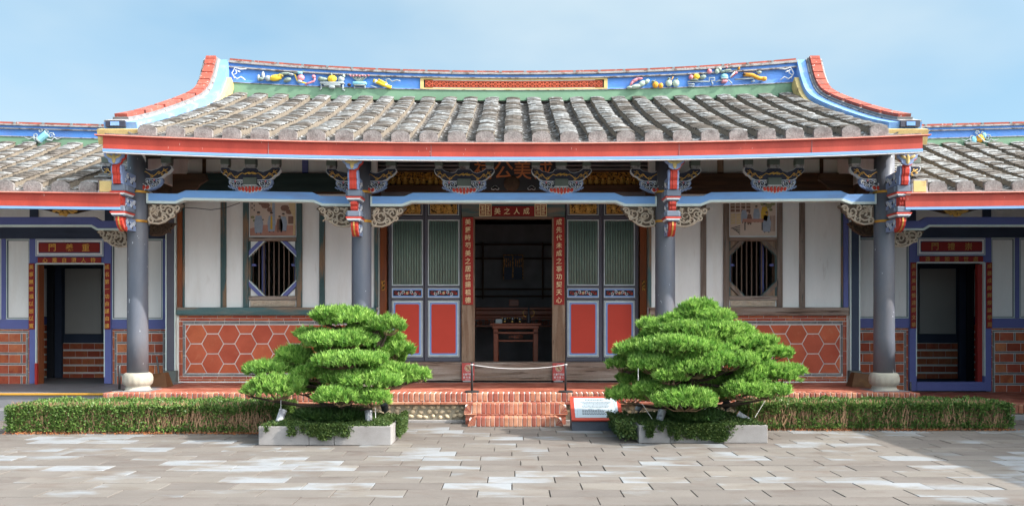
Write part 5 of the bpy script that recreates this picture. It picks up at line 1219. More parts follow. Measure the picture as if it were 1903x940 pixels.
    for a_, b_ in ((4, 12), (-60, -52)): P('wall_post', M_beamwing, [(a_, b_, 444, 593, -.03, .02)])
    P('wall_rail', M_beamwing, [(209.3, 311, 593.5, 611, -.032, .02)]); P('wall_rail', M_beamwing, [(-160, 56.7, 593.5, 611, -.032, .02)])
    for a_, b_ in ((209.3, 303), (12.5, 56.5), (-51.5, 3.5), (-106, -62)):
        P('panel_edge', M_edgewhite, [(a_, b_, 444.2, 446, -.02, .02), (a_, b_, 591.2, 593, -.02, .02), (a_ + .1, a_ + 1.6, 446.1, 591.1, -.0195, .02), (b_ - 1.6, b_ - .1, 446.1, 591.1, -.0195, .02)], 0)
        P('panel_line', M_navy, [(a_ + 1.8, b_ - 1.8, 446.2, 447.4, -.012, .02), (a_ + 1.8, b_ - 1.8, 590, 591, -.012, .02), (a_ + 1.7, a_ + 2.7, 447.5, 589.9, -.012, .02), (b_ - 2.7, b_ - 1.7, 447.5, 589.9, -.012, .02)], 0)
    P('opening_edge', M_edgewhite, [(68.4, 70.2, 490, 700, -.05, .10), (195.3, 197.1, 490, 700, -.05, .10), (70.3, 195.2, 488.8, 491, -.05, .10)], .002)
    if s > 0: P('door_sill', M_beamwing, [(70.3, 195.2, 711, 727.5, -.05, .10)])
    # brick dado
    def dado(a_, b_):
        xa, xb = sorted((XW(a_), XW(b_))); zt, zb = ZW(611.5), floor
        MB().box(xa, xb, WD + .002, WD + .05, zb, zt).build('lime_bed', M_grout, wall)
        def pc(nm, m, p, q, r, t): 
            p, q = max(p, xa + .003), min(q, xb - .003)
            if q - p > .012: brick_piece(nm, wall, m, p, q, WD - .010, WD + .03, r, t, .002)
        x = xa
        while x < xb: pc('brick', M_brick, x + .004, x + .20, zt - .028, zt - .005); x += .205
        for e0, e1 in ((xa + .003, xa + .030), (xb - .030, xb - .003)):
            z = zb
            while z < zt - .04: t = min(z + .2, zt - .034); pc('brick', M_brick, e0, e1, z + .004, t - .004); z += .2
        for e0, e1 in ((xa + .038, xa + .066), (xb - .066, xb - .038)):
            z = zb
            while z < zt - .07: t = min(z + .26, zt - .064); pc('stone_strip', M_strip, e0, e1, z + .004, t - .004); z += .26
        x = xa + .04
        while x < xb - .04: pc('stone_strip', M_strip, x, min(x + .25, xb - .04), zt - .060, zt - .036); x += .258
        z = zt - .072; r_ = 0; A, B = xa + .078, xb - .078
        while z > zb + .02:
            zl = max(z - .142, zb + .003)
            x = A - (.0 if r_ % 2 else .12)
            k = 0
            while x < B:
                if r_ % 2 == 0 and k % 3 == 2: w, nm, m = .026, 'stone_strip', M_strip
                else: w, nm, m = (.235 if k % 2 else .20), 'brick', M_brick_or if random.random() < .5 else M_brick
                p, q = max(x + .004, A), min(x + w - .004, B)
                if q - p > .012: pc(nm, m, p, q, zl, z - .004)
                x += w + .004; k += 1
            z = zl - .007
            x = A - random.uniform(0, .1)
            while x < B:
                p, q = max(x, A), min(x + .24, B)
                if q - p > .012 and z - .026 > zb: pc('stone_strip', M_strip, p, q, z - .024, z)
                x += .247
            z -= .032; r_ += 1
    dado(209.5, 311); dado(-158, 56.5)
    # ---- front beam, pendant, spandrel, veranda floor
    BD = 12.9; XB = lambda p: X(fx(p), BD); ZB = lambda py: Z(py, BD)
    sh = [(-170, 404), (178, 404), (190, 411), (238, 411), (238, 427), (184, 427), (172, 420.5), (-170, 420.5)]
    bm = MB().prism([(XB(a), ZB(c)) for a, c in sh], BD - .05, BD + .05).build('front_beam', M_beamwing, wg)
    MB().prism([(XB(a), ZB(c)) for a, c in [(-170, 418.4), (174, 418.4), (185, 425), (238, 425), (238, 428.6), (183, 428.6), (171, 421.6), (-170, 421.6)]], BD - .065, BD + .052).build('beam_edge', M_edgewhite, bm)
    pdn = MB().use(M_darkbrown).prism([(XB(a), ZB(c)) for a, c in ((62, 386), (186, 386), (160, 392), (140, 397), (108, 397), (90, 392))], BD - .03, BD + .03).use(M_gold)
    for k in range(16):
        u = random.uniform(-1, 1); v = random.uniform(0, 1) * (1 - abs(u) * .7); pdn.ball((XB(124 + u * 20), BD - .05, ZB(388 + v * 14)), (.045, .025, .028), 7, 4, random.uniform(-1, 1))
    pdn.build('gilt_pendant', None, wg)
    o = spandrel(XB(238), -1 if s < 0 else 1, ZB(429), .46, .25, parent=wg)
    for v in o.data.vertices: v.co.y += BD - CD
    # ---- room behind the doorway
    rm = MB().use(M_navy)
    rm.box(XW(-64), XW(264), 16.6, 16.7, floor, 3.3); rm.box(XW(-64), XW(264), 14.75, 16.6, 3.05, 3.1); rm.box(XW(-62), XW(-60), 14.75, 16.6, floor, 3.05); rm.box(XW(262), XW(264), 14.75, 16.6, floor, 3.05)
    rm = rm.build('passage_wall', None, wg)
    ID = 16.55; fi_ = lambda p: X(fx(p), ID); zi = lambda py: Z(py, ID)
    def ib(name, m, a_, b_, c, d, y0=-.03, y1=.05): return MB().box(fi_(a_), fi_(b_), ID + y0, ID + y1, zi(d), zi(c), .004).build(name, m, rm)
    ib('grey_panel', M_greypanel, 122, 189, 499, 620); ib('white_panel', M_plaster, 77, 91.5, 499, 588); ib('blue_rail', M_beamwing, 77, 91.5, 589, 602)
    ib('dark_post', M_black, 92, 104, 470, 712, -.10); ib('dark_post', M_navy, 104.5, 117, 470, 712, -.06)
    for a_, b_, c, d, w in ((118, 195, 637, 703, 23), (76, 91.5, 603, 706, 15)):
        ib('lime_bed', M_grout, a_, b_, c, d, -.01)
        y = c + 1; r_ = 0
        while y < d - 2:
            xx = a_ - (0 if r_ % 2 else w * .45)
            while xx < b_:
                p, q = max(xx, a_), min(xx + w - .8, b_)
                if q - p > 2: MB().box(fi_(p), fi_(q), ID - .022, ID + .0, zi(min(y + 10.5, d)), zi(y), .002).build('brick', M_brick, rm)
                xx += w
            y += 14; r_ += 1
    if s < 0:
        MB().box(XW(71), XW(73.5), WD - .02, WD + .14, floor, ZW(492)).build('door_reveal', M_orange, wg)
        MB().box(XW(70.4), XW(74.5), WD - .10, WD - .052, floor, ZW(674)).build('red_stop', M_couplet, wg)
    else: MB().box(XW(70.4), XW(79), WD + .02, WD + .10, floor + .05, ZW(493)).build('door_leaf', M_couplet_dk, wg)
    MB().prism([(12.3, 0), (18, 0), (18, 3.3), (14.9, 4.40), (12.1, 3.25)], s * 10.1, s * 10.2, 'x').build('sun_stop_wall', M_plaster, wg)  # added unseen wall: stops sun entering under the eave at the wing's end
    # ---- boards
    side = 'left' if s < 0 else 'right'
    fr = MB().use(M_beamwing); bx(fr, 68.5, 196, 443.8, 477.5, -.055, -.0, .004)
    for m, a_, e in ((M_edgewhite, 1, 1.3), (M_plaster, 3.4, 3.2), (M_navy, 7.4, 1.0)):
        fr.use(m); t = -.06 if m != M_navy else -.0635
        bx(fr, 68.5 + a_, 196 - a_, 443.8 + a_, 443.8 + a_ + e, t, -.03); bx(fr, 68.5 + a_, 196 - a_, 477.5 - a_ - e, 477.5 - a_, t, -.03); bx(fr, 68.5 + a_, 68.5 + a_ + e, 443.8 + a_ + e, 477.5 - a_ - e, t, -.03); bx(fr, 196 - a_ - e, 196 - a_, 443.8 + a_ + e, 477.5 - a_ - e, t, -.03)
    fr = fr.build('name_board', None); tag(fr, 'dark red name board in a white frame above the %s wing doorway with three characters' % side, 'sign board')
    MB().prism([(XW(a_), ZW(c)) for a_, c in ((78, 452), (186, 452), (188.5, 454), (188.5, 467), (186, 469), (78, 469), (75.5, 467), (75.5, 454))], WD - .066, WD - .05).build('red_field', M_couplet_dk, fr)
    g = MB(); xs_ = [XW(a_) for a_ in (101, 133, 163)]
    for ch, x in zip(texts[0], sorted(xs_)): glyph(g, ch, x, ZW(460.5), .125, WD - .068, .125, .04)
    mt = M_goldwing if s < 0 else M_olivegold
    g.build('lettering', mt, fr)
    xa, xb = sorted((XW(74), XW(191)))
    hboard('narrow red board with six characters right above the %s wing door opening' % side, xa, xb, WD - .060, ZW(488.6), ZW(478.6), texts[1], M_couplet_dk, mt, .082, xa + .13, xb - .13, 'couplet_board', 'couplet board')
    for (a_, b_), tx, w_ in (((57.5, 67.5), texts[2 if s < 0 else 3], 'outer'), ((197.5, 207.8), texts[3 if s < 0 else 2], 'inner')):
        lab = 'slim red couplet board of small characters on the %s post of the %s wing doorway' % (('left' if (w_ == 'outer') == (s < 0) else 'right'), side)
        vboard(lab, (XW(a_) + XW(b_)) / 2, WD - .06, ZW(611.5), ZW(490), .094, tx, M_couplet_dk, mt, .075)
    return wg
wing(-1, 'lower side wing left of the main hall with doorway above a grey ramp', .36, ('門義重', '心推自須人待', '美事無雙福以恕以寬', '成名第一功由謹由讓'))
wing(1, 'lower side wing right of the main hall with blue door sill', .22, ('門禮崇', '遜謙如莫世處', '美言美意惟達即文華', '成器成師輝煌論學周'))
# wing floors
lfb = MB().use(M_greyslab).box(-11, TX0 - .02, 12.66, 17, -.02, .335).build('side_floor', None); struct(lfb)
for (y0, y1, z1) in ((12.28, 12.66, .155),): MB().box(-11, TX0 - .03, y0, y1, -.02, z1, .006).build('side_step', M_greyslab, lfb)
MB().box(-11, -5.42, 12.63, 12.67, .338, .368, .006).build('edge_strip', M_yellowedge, lfb)
for i in range(16):
    for j in range(6):
        a, c = -11 + .34 * i, 12.68 + .33 * j
        if a < -5.9: brick_piece('grey_tile', lfb, M_greyfloor, a + .003, a + .337, c + .003, c + .327, .33, .36, .002)
MB().box(-5.92, -5.42, 12.66, 14.0, .42, .428).build('ramp_plate', M_greyfloor, lfb)
rfb = MB().box(TX1 + .02, 11, 12.45, 17, -.02, .20).build('side_floor', M_cement); struct(rfb)
for i in range(18):
    for j in range(7):
        a, c = TX1 + .03 + .29 * i, 12.60 + .29 * j; brick_piece('floor_tile', rfb, M_floor, a + .004, a + .286, c + .004, c + .286, .195, .22, .002)
x = TX1 + .03
while x < 11: brick_piece('edge_brick', rfb, M_edge, x + .003, x + .068, 12.42, 12.595, .09, .22, .01); x += .0715
MB().box(TX1 + .02, 11, 12.38, 12.45, -.02, .07, .005).build('base_course', M_planter, rfb)
# side range along the courtyard (stands just outside the frame, its eave shades the right of the yard)
sr = thing('side_range', 'long single storey side range with plastered wall closing the right of the courtyard', 'side hall', (9.6, 6, 0))
MB().box(9.0, 12.5, 0.5, 12.7, 0, 3.25).build('wall', M_plaster, sr)
MB().prism([(8.40, 3.12), (8.40, 3.30), (10.7, 4.25), (13.0, 3.30), (13.0, 3.12)], 0.2, 12.9, 'y').build('roof', M_tilechan, sr)

# ================================================================== PLANTS
def leaf_mesh(name, C, D, U_, L, Wd, tint, m, parent):
    """C base points, D unit directions, U_ unit side vectors, L lengths, Wd widths: one pointed leaf (two triangles) each"""
    n = len(C); V_ = np.empty((n, 4, 3)); mid = C + D * (L * .45)[:, None]
    bend = np.cross(D, U_) * (L * .10)[:, None]
    V_[:, 0] = C; V_[:, 1] = mid + U_ * (Wd * .5)[:, None] + bend; V_[:, 2] = C + D * L[:, None]; V_[:, 3] = mid - U_ * (Wd * .5)[:, None] + bend
    me = bpy.data.meshes.new(name); me.vertices.add(n * 4); me.vertices.foreach_set('co', V_.reshape(-1))
    idx = np.arange(n * 4).reshape(n, 4); loops = np.stack([idx[:, 0], idx[:, 1], idx[:, 2], idx[:, 0], idx[:, 2], idx[:, 3]], 1).reshape(-1)
    me.loops.add(n * 6); me.loops.foreach_set('vertex_index', loops); me.polygons.add(n * 2); me.polygons.foreach_set('loop_start', np.arange(n * 2) * 3)
    at = me.attributes.new('tint', 'FLOAT', 'POINT'); at.data.foreach_set('value', np.repeat(tint, 4).astype(np.float32))
    me.materials.append(m); me.update(); me.validate()
    o = bpy.data.objects.new(name, me); COL.objects.link(o); put(o, parent); return o
def unit(a): return a / np.maximum(np.linalg.norm(a, axis=1, keepdims=True), 1e-9)
def sprigs(P, Nn, per, length, width, spread, rng, tbase=.35):
    """rosettes of narrow leaves at points P around directions Nn"""
    n = len(P); C = np.repeat(P, per, 0); A = np.repeat(Nn, per, 0)
    rnd = unit(rng.normal(size=(n * per, 3))); D = unit(A + rnd * spread); U_ = unit(np.cross(D, unit(rng.normal(size=(n * per, 3)))))
    ls = np.repeat(length * rng.uniform(.75, 1.25, n), per) * rng.uniform(.7, 1.15, n * per)
    C = C + A * (rng.uniform(-.25, .3, n * per) * length)[:, None]
    up = np.clip((D * A).sum(1), 0, 1)
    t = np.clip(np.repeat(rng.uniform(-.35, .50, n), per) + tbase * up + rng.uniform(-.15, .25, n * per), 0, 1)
    t = np.where(rng.uniform(0, 1, n * per) < .02, 0, t)
    return C, D, U_, ls, np.full(n * per, width) * rng.uniform(.8, 1.25, n * per), t
def pad(tree, c, r, dens, rng):
    """one cloud-pruned pad: a lumpy dome of sprigs, denser and upright on top, ragged at the rim"""
    lumps = [(0, 0, 0, 1.0)] + [(rng.uniform(-.7, .7), rng.uniform(-.6, .6), rng.uniform(-.25, .25), rng.uniform(.4, .62)) for _ in range(7)]
    Ps, Ns = [], []
    for lx, ly, lz, k in lumps:
        n = int(dens * (r[0] * r[1] * 6 + r[0] * r[2] * 6) * k * k)
        if k == 1.0: n = int(n * .9)
        th = rng.uniform(0, 2 * np.pi, n); u = rng.uniform(-.42, 1, n); q = np.sqrt(1 - u * u)
        S = np.stack([q * np.cos(th), q * np.sin(th), u], 1); rad = rng.uniform(.72, 1.04, n)[:, None]
        p = (np.array([lx, ly, lz + .0]) + S * k * rad) * np.array(r) + np.array(c)
        if k < 1: p[:, 2] += r[2] * .15
        Ps.append(p); Ns.append(unit(S * np.array([1 / r[0], 1 / r[1], 1 / r[2]]) * .06 + np.array([0, 0, .85]) + rng.normal(size=(n, 3)) * .26))
    P = np.concatenate(Ps); Nn = np.concatenate(Ns)
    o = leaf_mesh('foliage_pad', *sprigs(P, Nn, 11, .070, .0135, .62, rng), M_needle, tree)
    tw = MB()
    for k in range(int(8 + r[0] * 18)):
        a = rng.uniform(0, 2 * math.pi); q = rng.uniform(.3, .95)
        e = (c[0] + r[0] * q * math.cos(a), c[1] + r[1] * q * math.sin(a), c[2] - r[2] * rng.uniform(-.1, .4)); b = (c[0] * .9 + e[0] * .1, c[1] * .9 + e[1] * .1, c[2] - r[2] * .75)
        m_ = tuple((u + v) / 2 + rng.uniform(-.02, .02) - (0.02 if i == 2 else 0) for i, (u, v) in enumerate(zip(b, e)))
        tw.tube([b, m_, e], [.009, .006, .003], 4, False)
    tw.build('twig', M_branch, tree)
def bonsai(label, pads, base, trunk, d0, seed):
    rng = np.random.default_rng(seed); t = thing('yew_pine_tree', label, 'tree', base, 'cloud pruned yew pines in stone planters')
    tr = MB()
    for path, rad in trunk: tr.tube(catm3(path), rad_interp(rad, len(catm3(path))), 10)
    tr.build('trunk', M_bark, t, True)
    top = Vector(trunk[0][0][-1])
    br = MB()
    for (px, py, rx, ry, dd) in pads:
        py += rng.uniform(-5.5, 5.5); ry *= rng.uniform(.95, 1.25); d = d0 + dd; s_ = d / FOC; c = (X(px, d), d, Z(py + ry * .35, d)); r = (rx * s_ * .92, max(rx * s_ * .72, .16), ry * s_ * .98)
        pad(t, c, r, 430, rng)
        tgt = Vector((c[0], c[1], c[2] - r[2] * .75)); P0 = trunk[0][0]; zt = max(tgt.z - .04 - .12 * abs(tgt.x - top.x), .50)
        k = min(range(len(P0)), key=lambda i: abs(P0[i][2] - zt)); st_ = Vector(P0[k]); md = (st_ + tgt) / 2 + Vector((0, 0, -.05))
        br.tube(catm3([tuple(st_), tuple(md), tuple(tgt)]), [.034, .030, .026, .023, .020, .018, .016, .014, .012, .011, .010][:len(catm3([tuple(st_), tuple(md), tuple(tgt)]))], 6)
    br.build('branch', M_bark, t, True); return t
def catm3(P, n=4):
    out = []; P = [Vector(p) for p in P]
    for i in range(len(P) - 1):
        p0, p1, p2, p3 = P[max(i - 1, 0)], P[i], P[i + 1], P[min(i + 2, len(P) - 1)]
        for k in range(n):
            t = k / n; out.append(tuple(0.5 * ((2 * p1) + (-p0 + p2) * t + (2 * p0 - 5 * p1 + 4 * p2 - p3) * t * t + (-p0 + 3 * p1 - 3 * p2 + p3) * t ** 3)))
    out.append(tuple(P[-1])); return out
def rad_interp(r, n): return [r[0] + (r[1] - r[0]) * (i / (n - 1)) ** .8 for i in range(n)]
TD = 10.55
pads_l = [(644, 592, 58, 20, .05), (606, 590, 24, 15, .1), (718, 606, 36, 17, -.1), (582, 620, 34, 11, .25), (632, 632, 74, 18, -.15), (690, 625, 30, 15, .2), (733, 624, 16, 9, .2), (727, 651, 36, 15, .1), (547, 653, 38, 15, .15), (512, 677, 54, 15, .1), (648, 670, 70, 16, -.45), (588, 692, 46, 15, -.1),
          (733, 690, 44, 20, -.2), (684, 703, 60, 18, -.5), (514, 717, 54, 20, -.35), (634, 734, 46, 15, -.65), (690, 736, 36, 18, -.6), (783, 697, 15, 8, -.1), (466, 727, 16, 9, -.1), (480, 690, 22, 10, .2), (568, 715, 34, 14, .3), (725, 668, 30, 12, .3), (650, 650, 40, 12, .35), (610, 672, 40, 12, .35), (650, 706, 44, 14, .3), (705, 640, 26, 12, .35), (612, 652, 26, 10, .0), (668, 612, 28, 11, .05), (690, 684, 28, 11, -.3), (560, 672, 24, 10, .1), (625, 708, 26, 10, -.4)]
pads_r = [(1298, 580, 42, 22, .05), (1320, 590, 40, 16, -.1), (1238, 611, 44, 19, .05), (1300, 610, 70, 20, -.15), (1368, 612, 36, 15, .0), (1345, 585, 20, 9, .1), (1190, 645, 46, 17, .05), (1258, 640, 80, 20, -.3), (1226, 628, 40, 16, .2), (1386, 640, 52, 21, -.15), (1432, 654, 40, 14, .05), (1160, 678, 34, 15, .1),
          (1220, 678, 50, 18, -.35), (1285, 684, 50, 17, -.5), (1352, 672, 58, 19, -.4), (1410, 682, 46, 18, -.2), (1448, 694, 38, 16, .0), (1165, 727, 42, 16, -.15), (1215, 724, 40, 16, -.35), (1272, 733, 64, 18, -.6), (1385, 722, 46, 17, -.45), (1425, 723, 42, 14, -.3), (1330, 726, 34, 13, .0), (1335, 700, 46, 16, .1), (1190, 700, 44, 16, .25), (1350, 648, 60, 18, .35), (1280, 700, 60, 16, .3), (1468, 686, 20, 10, .1), (1205, 662, 30, 12, -.1), (1325, 628, 36, 14, -.2), (1245, 700, 30, 12, -.5), (1330, 655, 34, 12, -.35), (1400, 662, 30, 12, -.2), (1270, 664, 34, 12, -.4), (1255, 592, 24, 12, .0), (1395, 700, 28, 12, -.35)]
xl, xr = X(636, TD), X(1283, TD)
bonsai('spreading cloud pruned yew pine with separate leaf pads in the left stone planter', pads_l, (xl, TD, .2),
       [([(xl - .02, TD, .16), (xl + .02, TD, .40), (xl - .02, TD + .02, .62), (xl + .10, TD + .05, .88), (xl + .42, TD, 1.08), (xl + .40, TD, 1.32), (xl + .10, TD, 1.46)], (.125, .035)), ([(xl - .26, TD - .12, .16), (xl - .12, TD - .05, .26), (xl, TD, .36)], (.05, .10)), ([(xl + .26, TD - .1, .16), (xl + .12, TD - .03, .25), (xl, TD, .36)], (.05, .09))], TD, 11)
bonsai('dense broad cone shaped yew pine in the right stone planter beside the information board', pads_r, (xr, TD + .1, .2),
       [([(xr, TD + .1, .14), (xr + .02, TD + .1, .40), (xr - .04, TD + .08, .70), (xr + .04, TD + .05, 1.0), (xr + .02, TD, 1.30), (xr + .05, TD, 1.52)], (.23, .04)), ([(xr - .20, TD, .14), (xr - .12, TD + .05, .36), (xr - .25, TD + .02, .55)], (.14, .07)), ([(xr + .18, TD, .14), (xr + .10, TD + .05, .38), (xr + .16, TD + .02, .58)], (.13, .07))], TD, 12)

def planter(label, x0, x1, y0, y1, h, joints):
    t = thing('stone_planter', label, 'planter', ((x0 + x1) / 2, (y0 + y1) / 2, 0), 'stone planters in front of the steps'); w = .11
    xs = [x0] + joints + [x1]
    for i in range(len(xs) - 1):
        for ya, yb in ((y0, y0 + w), (y1 - w, y1)): MB().box(xs[i] + .002, xs[i + 1] - .002, ya, yb, 0.001, h + random.uniform(-.003, .003), .006).build('stone_block', M_planter, t)
    for xa, xb in ((x0, x0 + w), (x1 - w, x1)): MB().box(xa + .001, xb - .001, y0 + w + .003, y1 - w - .003, .001, h, .006).build('stone_block', M_planter, t)
    MB().box(x0 + w, x1 - w, y0 + w, y1 - w, 0.0, h - .05).build('soil', M_soil, t); return t
PL = (X(480, 9.87), X(727, 9.87), 9.87, 11.0, .222); PR = (X(1187, 10.05), X(1427, 10.05), 10.05, 11.15, .208)
planter('pale stone planter left of the steps under the spreading tree', *PL, [X(574, 9.87), X(621, 9.87)])
planter('stone planter right of the steps with creeper spilling over its left end', *PR, [X(1246, 10.05), X(1330, 10.05)])
def cover(label, p, strands, side, mound, seed, turf, skirt=0):
    rng = np.random.default_rng(seed); x0, x1, y0, y1, h = p; cx_, cy_ = (x0 + x1) / 2, (y0 + y1) / 2
    n = 9000; px = rng.uniform(x0 + .03, x1 - .03, n); py = rng.uniform(y0 + .02, y1 - .05, n)
    ed = np.minimum(np.minimum(px - x0, x1 - px) / .5, np.minimum(py - y0, y1 - py) / .45).clip(0, 1)
    pz = h - .02 + mound * ed ** .7 * rng.uniform(.55, 1.05, n)
    P = [np.stack([px, py, pz], 1)]; N_ = [np.tile([0, -.25, 1.], (n, 1))]
    for (sx, w, drop, m) in strands:
        k = int(m); u = rng.uniform(0, 1, k) ** 1.2; P.append(np.stack([sx + rng.normal(size=k) * w * (1 - .55 * u), np.full(k, y0 - .015) - rng.uniform(0, .03, k), h + .02 - drop * u], 1)); N_.append(np.tile([0, -1., .2], (k, 1)))
    if side:                                            # creeper over one end
        k = 1500; u = rng.uniform(0, 1, k); xx = x0 if side < 0 else x1; P.append(np.stack([xx + side * rng.uniform(0, .05 + skirt, k) * (1 - .2 * u), rng.uniform(y0 + (.0 if skirt else .35), y1, k), h + .06 - (h + .02) * u], 1)); N_.append(np.tile([side, -.3, .5], (k, 1)))
    P = np.concatenate(P); N_ = unit(np.concatenate(N_)); C, D, U_, L, w, t = sprigs(P, N_, 3, .030, .017, 1.0, rng, .2)
    o = leaf_mesh('ground_cover', C, D, U_, L, w, t * .8, M_ivy, None); tag(o, label, 'ground cover', None, 'stuff')
    m = 900; a = rng.uniform(0, 6.28, m); q = np.sqrt(rng.uniform(0, 1, m)); P = np.stack([turf[0] + turf[1] * q * np.cos(a), turf[2] + .35 * q * np.sin(a), np.full(m, h + mound * .6)], 1)
    N_ = unit(np.tile([0, -.2, 1.], (m, 1)) + rng.normal(size=(m, 3)) * .45); C, D, U_, L, w, t = sprigs(P, N_, 7, .11, .009, .7, rng, .2)
    g = leaf_mesh('lily_turf', C, D, U_, L, w, t, M_grass, None); tag(g, label.replace('small leaved creeper', 'tufts of grassy blades'), 'ground cover', None, 'stuff')
cover('small leaved creeper around the trunk in the left planter', PL, [(X(497, 9.87), .02, .09, 40), (X(541, 9.87), .02, .12, 60), (X(548, 9.87), .02, .12, 70), (X(563, 9.87), .02, .10, 40), (X(585, 9.87), .08, .13, 420), (X(602, 9.87), .07, .17, 420), (X(625, 9.87), .05, .12, 200), (X(643, 9.87), .05, .14, 220)], 1, .10, 21, (xl - .05, .45, 10.3))
cover('small leaved creeper around the trunk in the right planter', PR, [(X(1207, 10.05), .04, .15, 240), (X(1228, 10.05), .03, .08, 60), (X(1245, 10.05), .03, .14, 90), (X(1259, 10.05), .05, .18, 240), (X(1281, 10.05), .06, .17, 300), (X(1312, 10.05), .10, .18, 700), (X(1335, 10.05), .10, .20, 700)], -1, .11, 22, (xr, .3, 10.35), .22)

def hedge(label, x0, x1, y0, y1, h, seed, bare):
    rng = np.random.default_rng(seed); t = thing('hedge', label, 'hedge', ((x0 + x1) / 2, (y0 + y1) / 2, 0), 'clipped hedges along the terrace')
    n = 31000; px = rng.uniform(x0, x1, n); f = rng.uniform(0, 1, n); P = np.empty((n, 3)); N_ = np.empty((n, 3)); P[:, 0] = px
    top = f < .45; fr = (f >= .45) & (f < .86); en = f >= .86
    w_ = lambda: .012 * np.sin(px * 9) + .010 * np.sin(px * 23 + 1) + rng.normal(size=n) * .010
    P[:, 1] = np.where(top, rng.uniform(y0, y1, n), y0 + np.abs(rng.normal(size=n)) * .05 + w_()); P[:, 2] = np.where(top, h - np.abs(rng.normal(size=n)) * .03 + w_(), rng.uniform(.03, h, n))
    N_[:] = np.where(top[:, None], [0, -.1, 1.], [0, -1., .5])
    e_left = rng.uniform(0, 1, n) < .5
    P[en, 0] = np.where(e_left, x0 + np.abs(rng.normal(size=n)) * .05, x1 - np.abs(rng.normal(size=n)) * .05)[en]; P[en, 1] = rng.uniform(y0, y1, n)[en]; N_[en] = np.where(e_left[:, None], [-1., -.3, .4], [1., -.3, .4])[en]
    # the middle of the face is thin and shows the bare stems
    zr = P[:, 2] / h; b_ = bare((P[:, 0] - x0) / (x1 - x0)); patch = .5 + .5 * np.sin(P[:, 0] * 7.3 + np.sin(P[:, 0] * 3.1) * 2) * np.sin(P[:, 2] * 21 + P[:, 0] * 4)
    thin = np.exp(-((zr - .50) / .30) ** 4) * b_ * (.75 + .25 * patch); keep = top | en | (rng.uniform(0, 1, n) > thin)
    ro = np.minimum(P[:, 0] - x0, x1 - P[:, 0]); rz_ = np.clip((.14 - ro) / .14, 0, 1); P[:, 2] -= np.where(top, rz_ ** 2 * .06, 0); P[:, 1] += np.where(fr, rz_ ** 2 * .10, 0)
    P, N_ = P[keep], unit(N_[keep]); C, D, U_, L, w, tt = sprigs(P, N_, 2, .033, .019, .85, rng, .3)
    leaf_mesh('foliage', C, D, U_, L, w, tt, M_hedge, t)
    tw = MB(); k = 1000
    for _ in range(k):
        x, y = rng.uniform(x0 + .05, x1 - .05), y0 + .012 + abs(rng.normal()) * .10; z = 0.0; pts = [(x, y, z)]
        while z < h * .92: x += rng.normal() * .022; y += rng.normal() * .012; z += rng.uniform(.05, .1); pts.append((x, max(y, y0 + .015), z))
        tw.tube(pts, [.0065 * (1 - .6 * i / len(pts)) for i in range(len(pts))], 3, False)
    tw = tw.build('stem', M_twig, t); tw['kind'] = 'stuff'
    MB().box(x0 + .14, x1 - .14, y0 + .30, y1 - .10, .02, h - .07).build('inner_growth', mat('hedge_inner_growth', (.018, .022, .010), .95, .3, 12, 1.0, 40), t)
    n = 2600; P = np.stack([rng.uniform(x0 + .0, x1 + .0, n), y0 + rng.normal(size=n) * .05 + .02, rng.uniform(.004, .02, n)], 1)
    P = P[rng.uniform(0, 1, n) < .35 + .65 * (np.sin(P[:, 0] * 5) > -.3)]
    C, D, U_, L, w, tt = sprigs(P, np.tile([0, 0, .15], (len(P), 1)), 1, .022, .014, 1.0, rng); lt = leaf_mesh('leaf_litter', C, D, U_, L, w, tt, M_litter, t); lt['kind'] = 'stuff'
    return t
hedge('clipped low hedge left of the steps, bare stemmed by the planter', X(8, 10.86), X(514, 10.86), 10.86, 11.85, .355, 31, lambda u: np.clip((u - .15) * 2.2, 0, .97))
hedge('clipped low hedge right of the steps, half in shade', X(1397, 11.2), X(1884, 11.2), 11.2, 11.95, .352, 32, lambda u: .80 + .12 * np.sin(u * 9))

# ================================================================== SMALL THINGS
ib_ = thing('information_board', 'low sloping information board with pale printed plate, red frame and slate plinth', 'information board', (X(1107, 11.3), 11.36, 0))
A0, A1 = X(1063, 11.18), X(1157, 11.18); B0, B1 = X(1058, 11.56), X(1148, 11.56)
zf, zb = .128, .405; shear = -.045
MB().prism([(11.185, 0), (11.185, zf - .01), (11.55, zb - .02), (11.55, 0)], A0, A1 - .02, 'x').build('plinth', M_signbase, ib_)
sl = Vector((0, 11.56 - 11.17, zb - zf)); nn = Vector((0, -sl.z, sl.y)).normalized()
def on_board(u, v, k): p = Vector((A0 - .005 + (A1 - A0 + .012) * u, 11.17, zf)) + sl * v + nn * k; return tuple(p)
def slab(b, u0, u1, v0, v1, k0, k1): return b.convex([on_board(u, v, k) for u in (u0, u1) for v in (v0, v1) for k in (k0, k1)], [(0, 1, 3, 2), (4, 5, 7, 6), (0, 1, 5, 4), (2, 3, 7, 6), (0, 2, 6, 4), (1, 3, 7, 5)])
slab(MB(), 0, 1, 0, 1, -.004, .016).build('frame', M_signred, ib_); slab(MB(), .075, .925, .10, .92, .012, .020).build('plate', M_signplate, ib_)
ink = MB(); rr = random.Random(5)
def dashes(u0, u1, v, h, wmin, wmax, gap):
    u = u0
    while u < u1: w = rr.uniform(wmin, wmax); slab(ink, u, min(u + w, u1), v, v + h, .019, .0215); u += w + gap
dashes(.30, .66, .82, .040, .012, .02, .012)
for k, (a, b) in enumerate(((.20, .80), (.24, .78), (.26, .74), (.22, .76), (.23, .74))): dashes(a, b, .735 - .055 * k, .024, .010, .022, .009)
for k in range(4): dashes(.22, .80 - .01 * k, .40 - .06 * k, .026, .02, .05, .008)
dashes(.68, .80, .15, .014, .01, .02, .008)
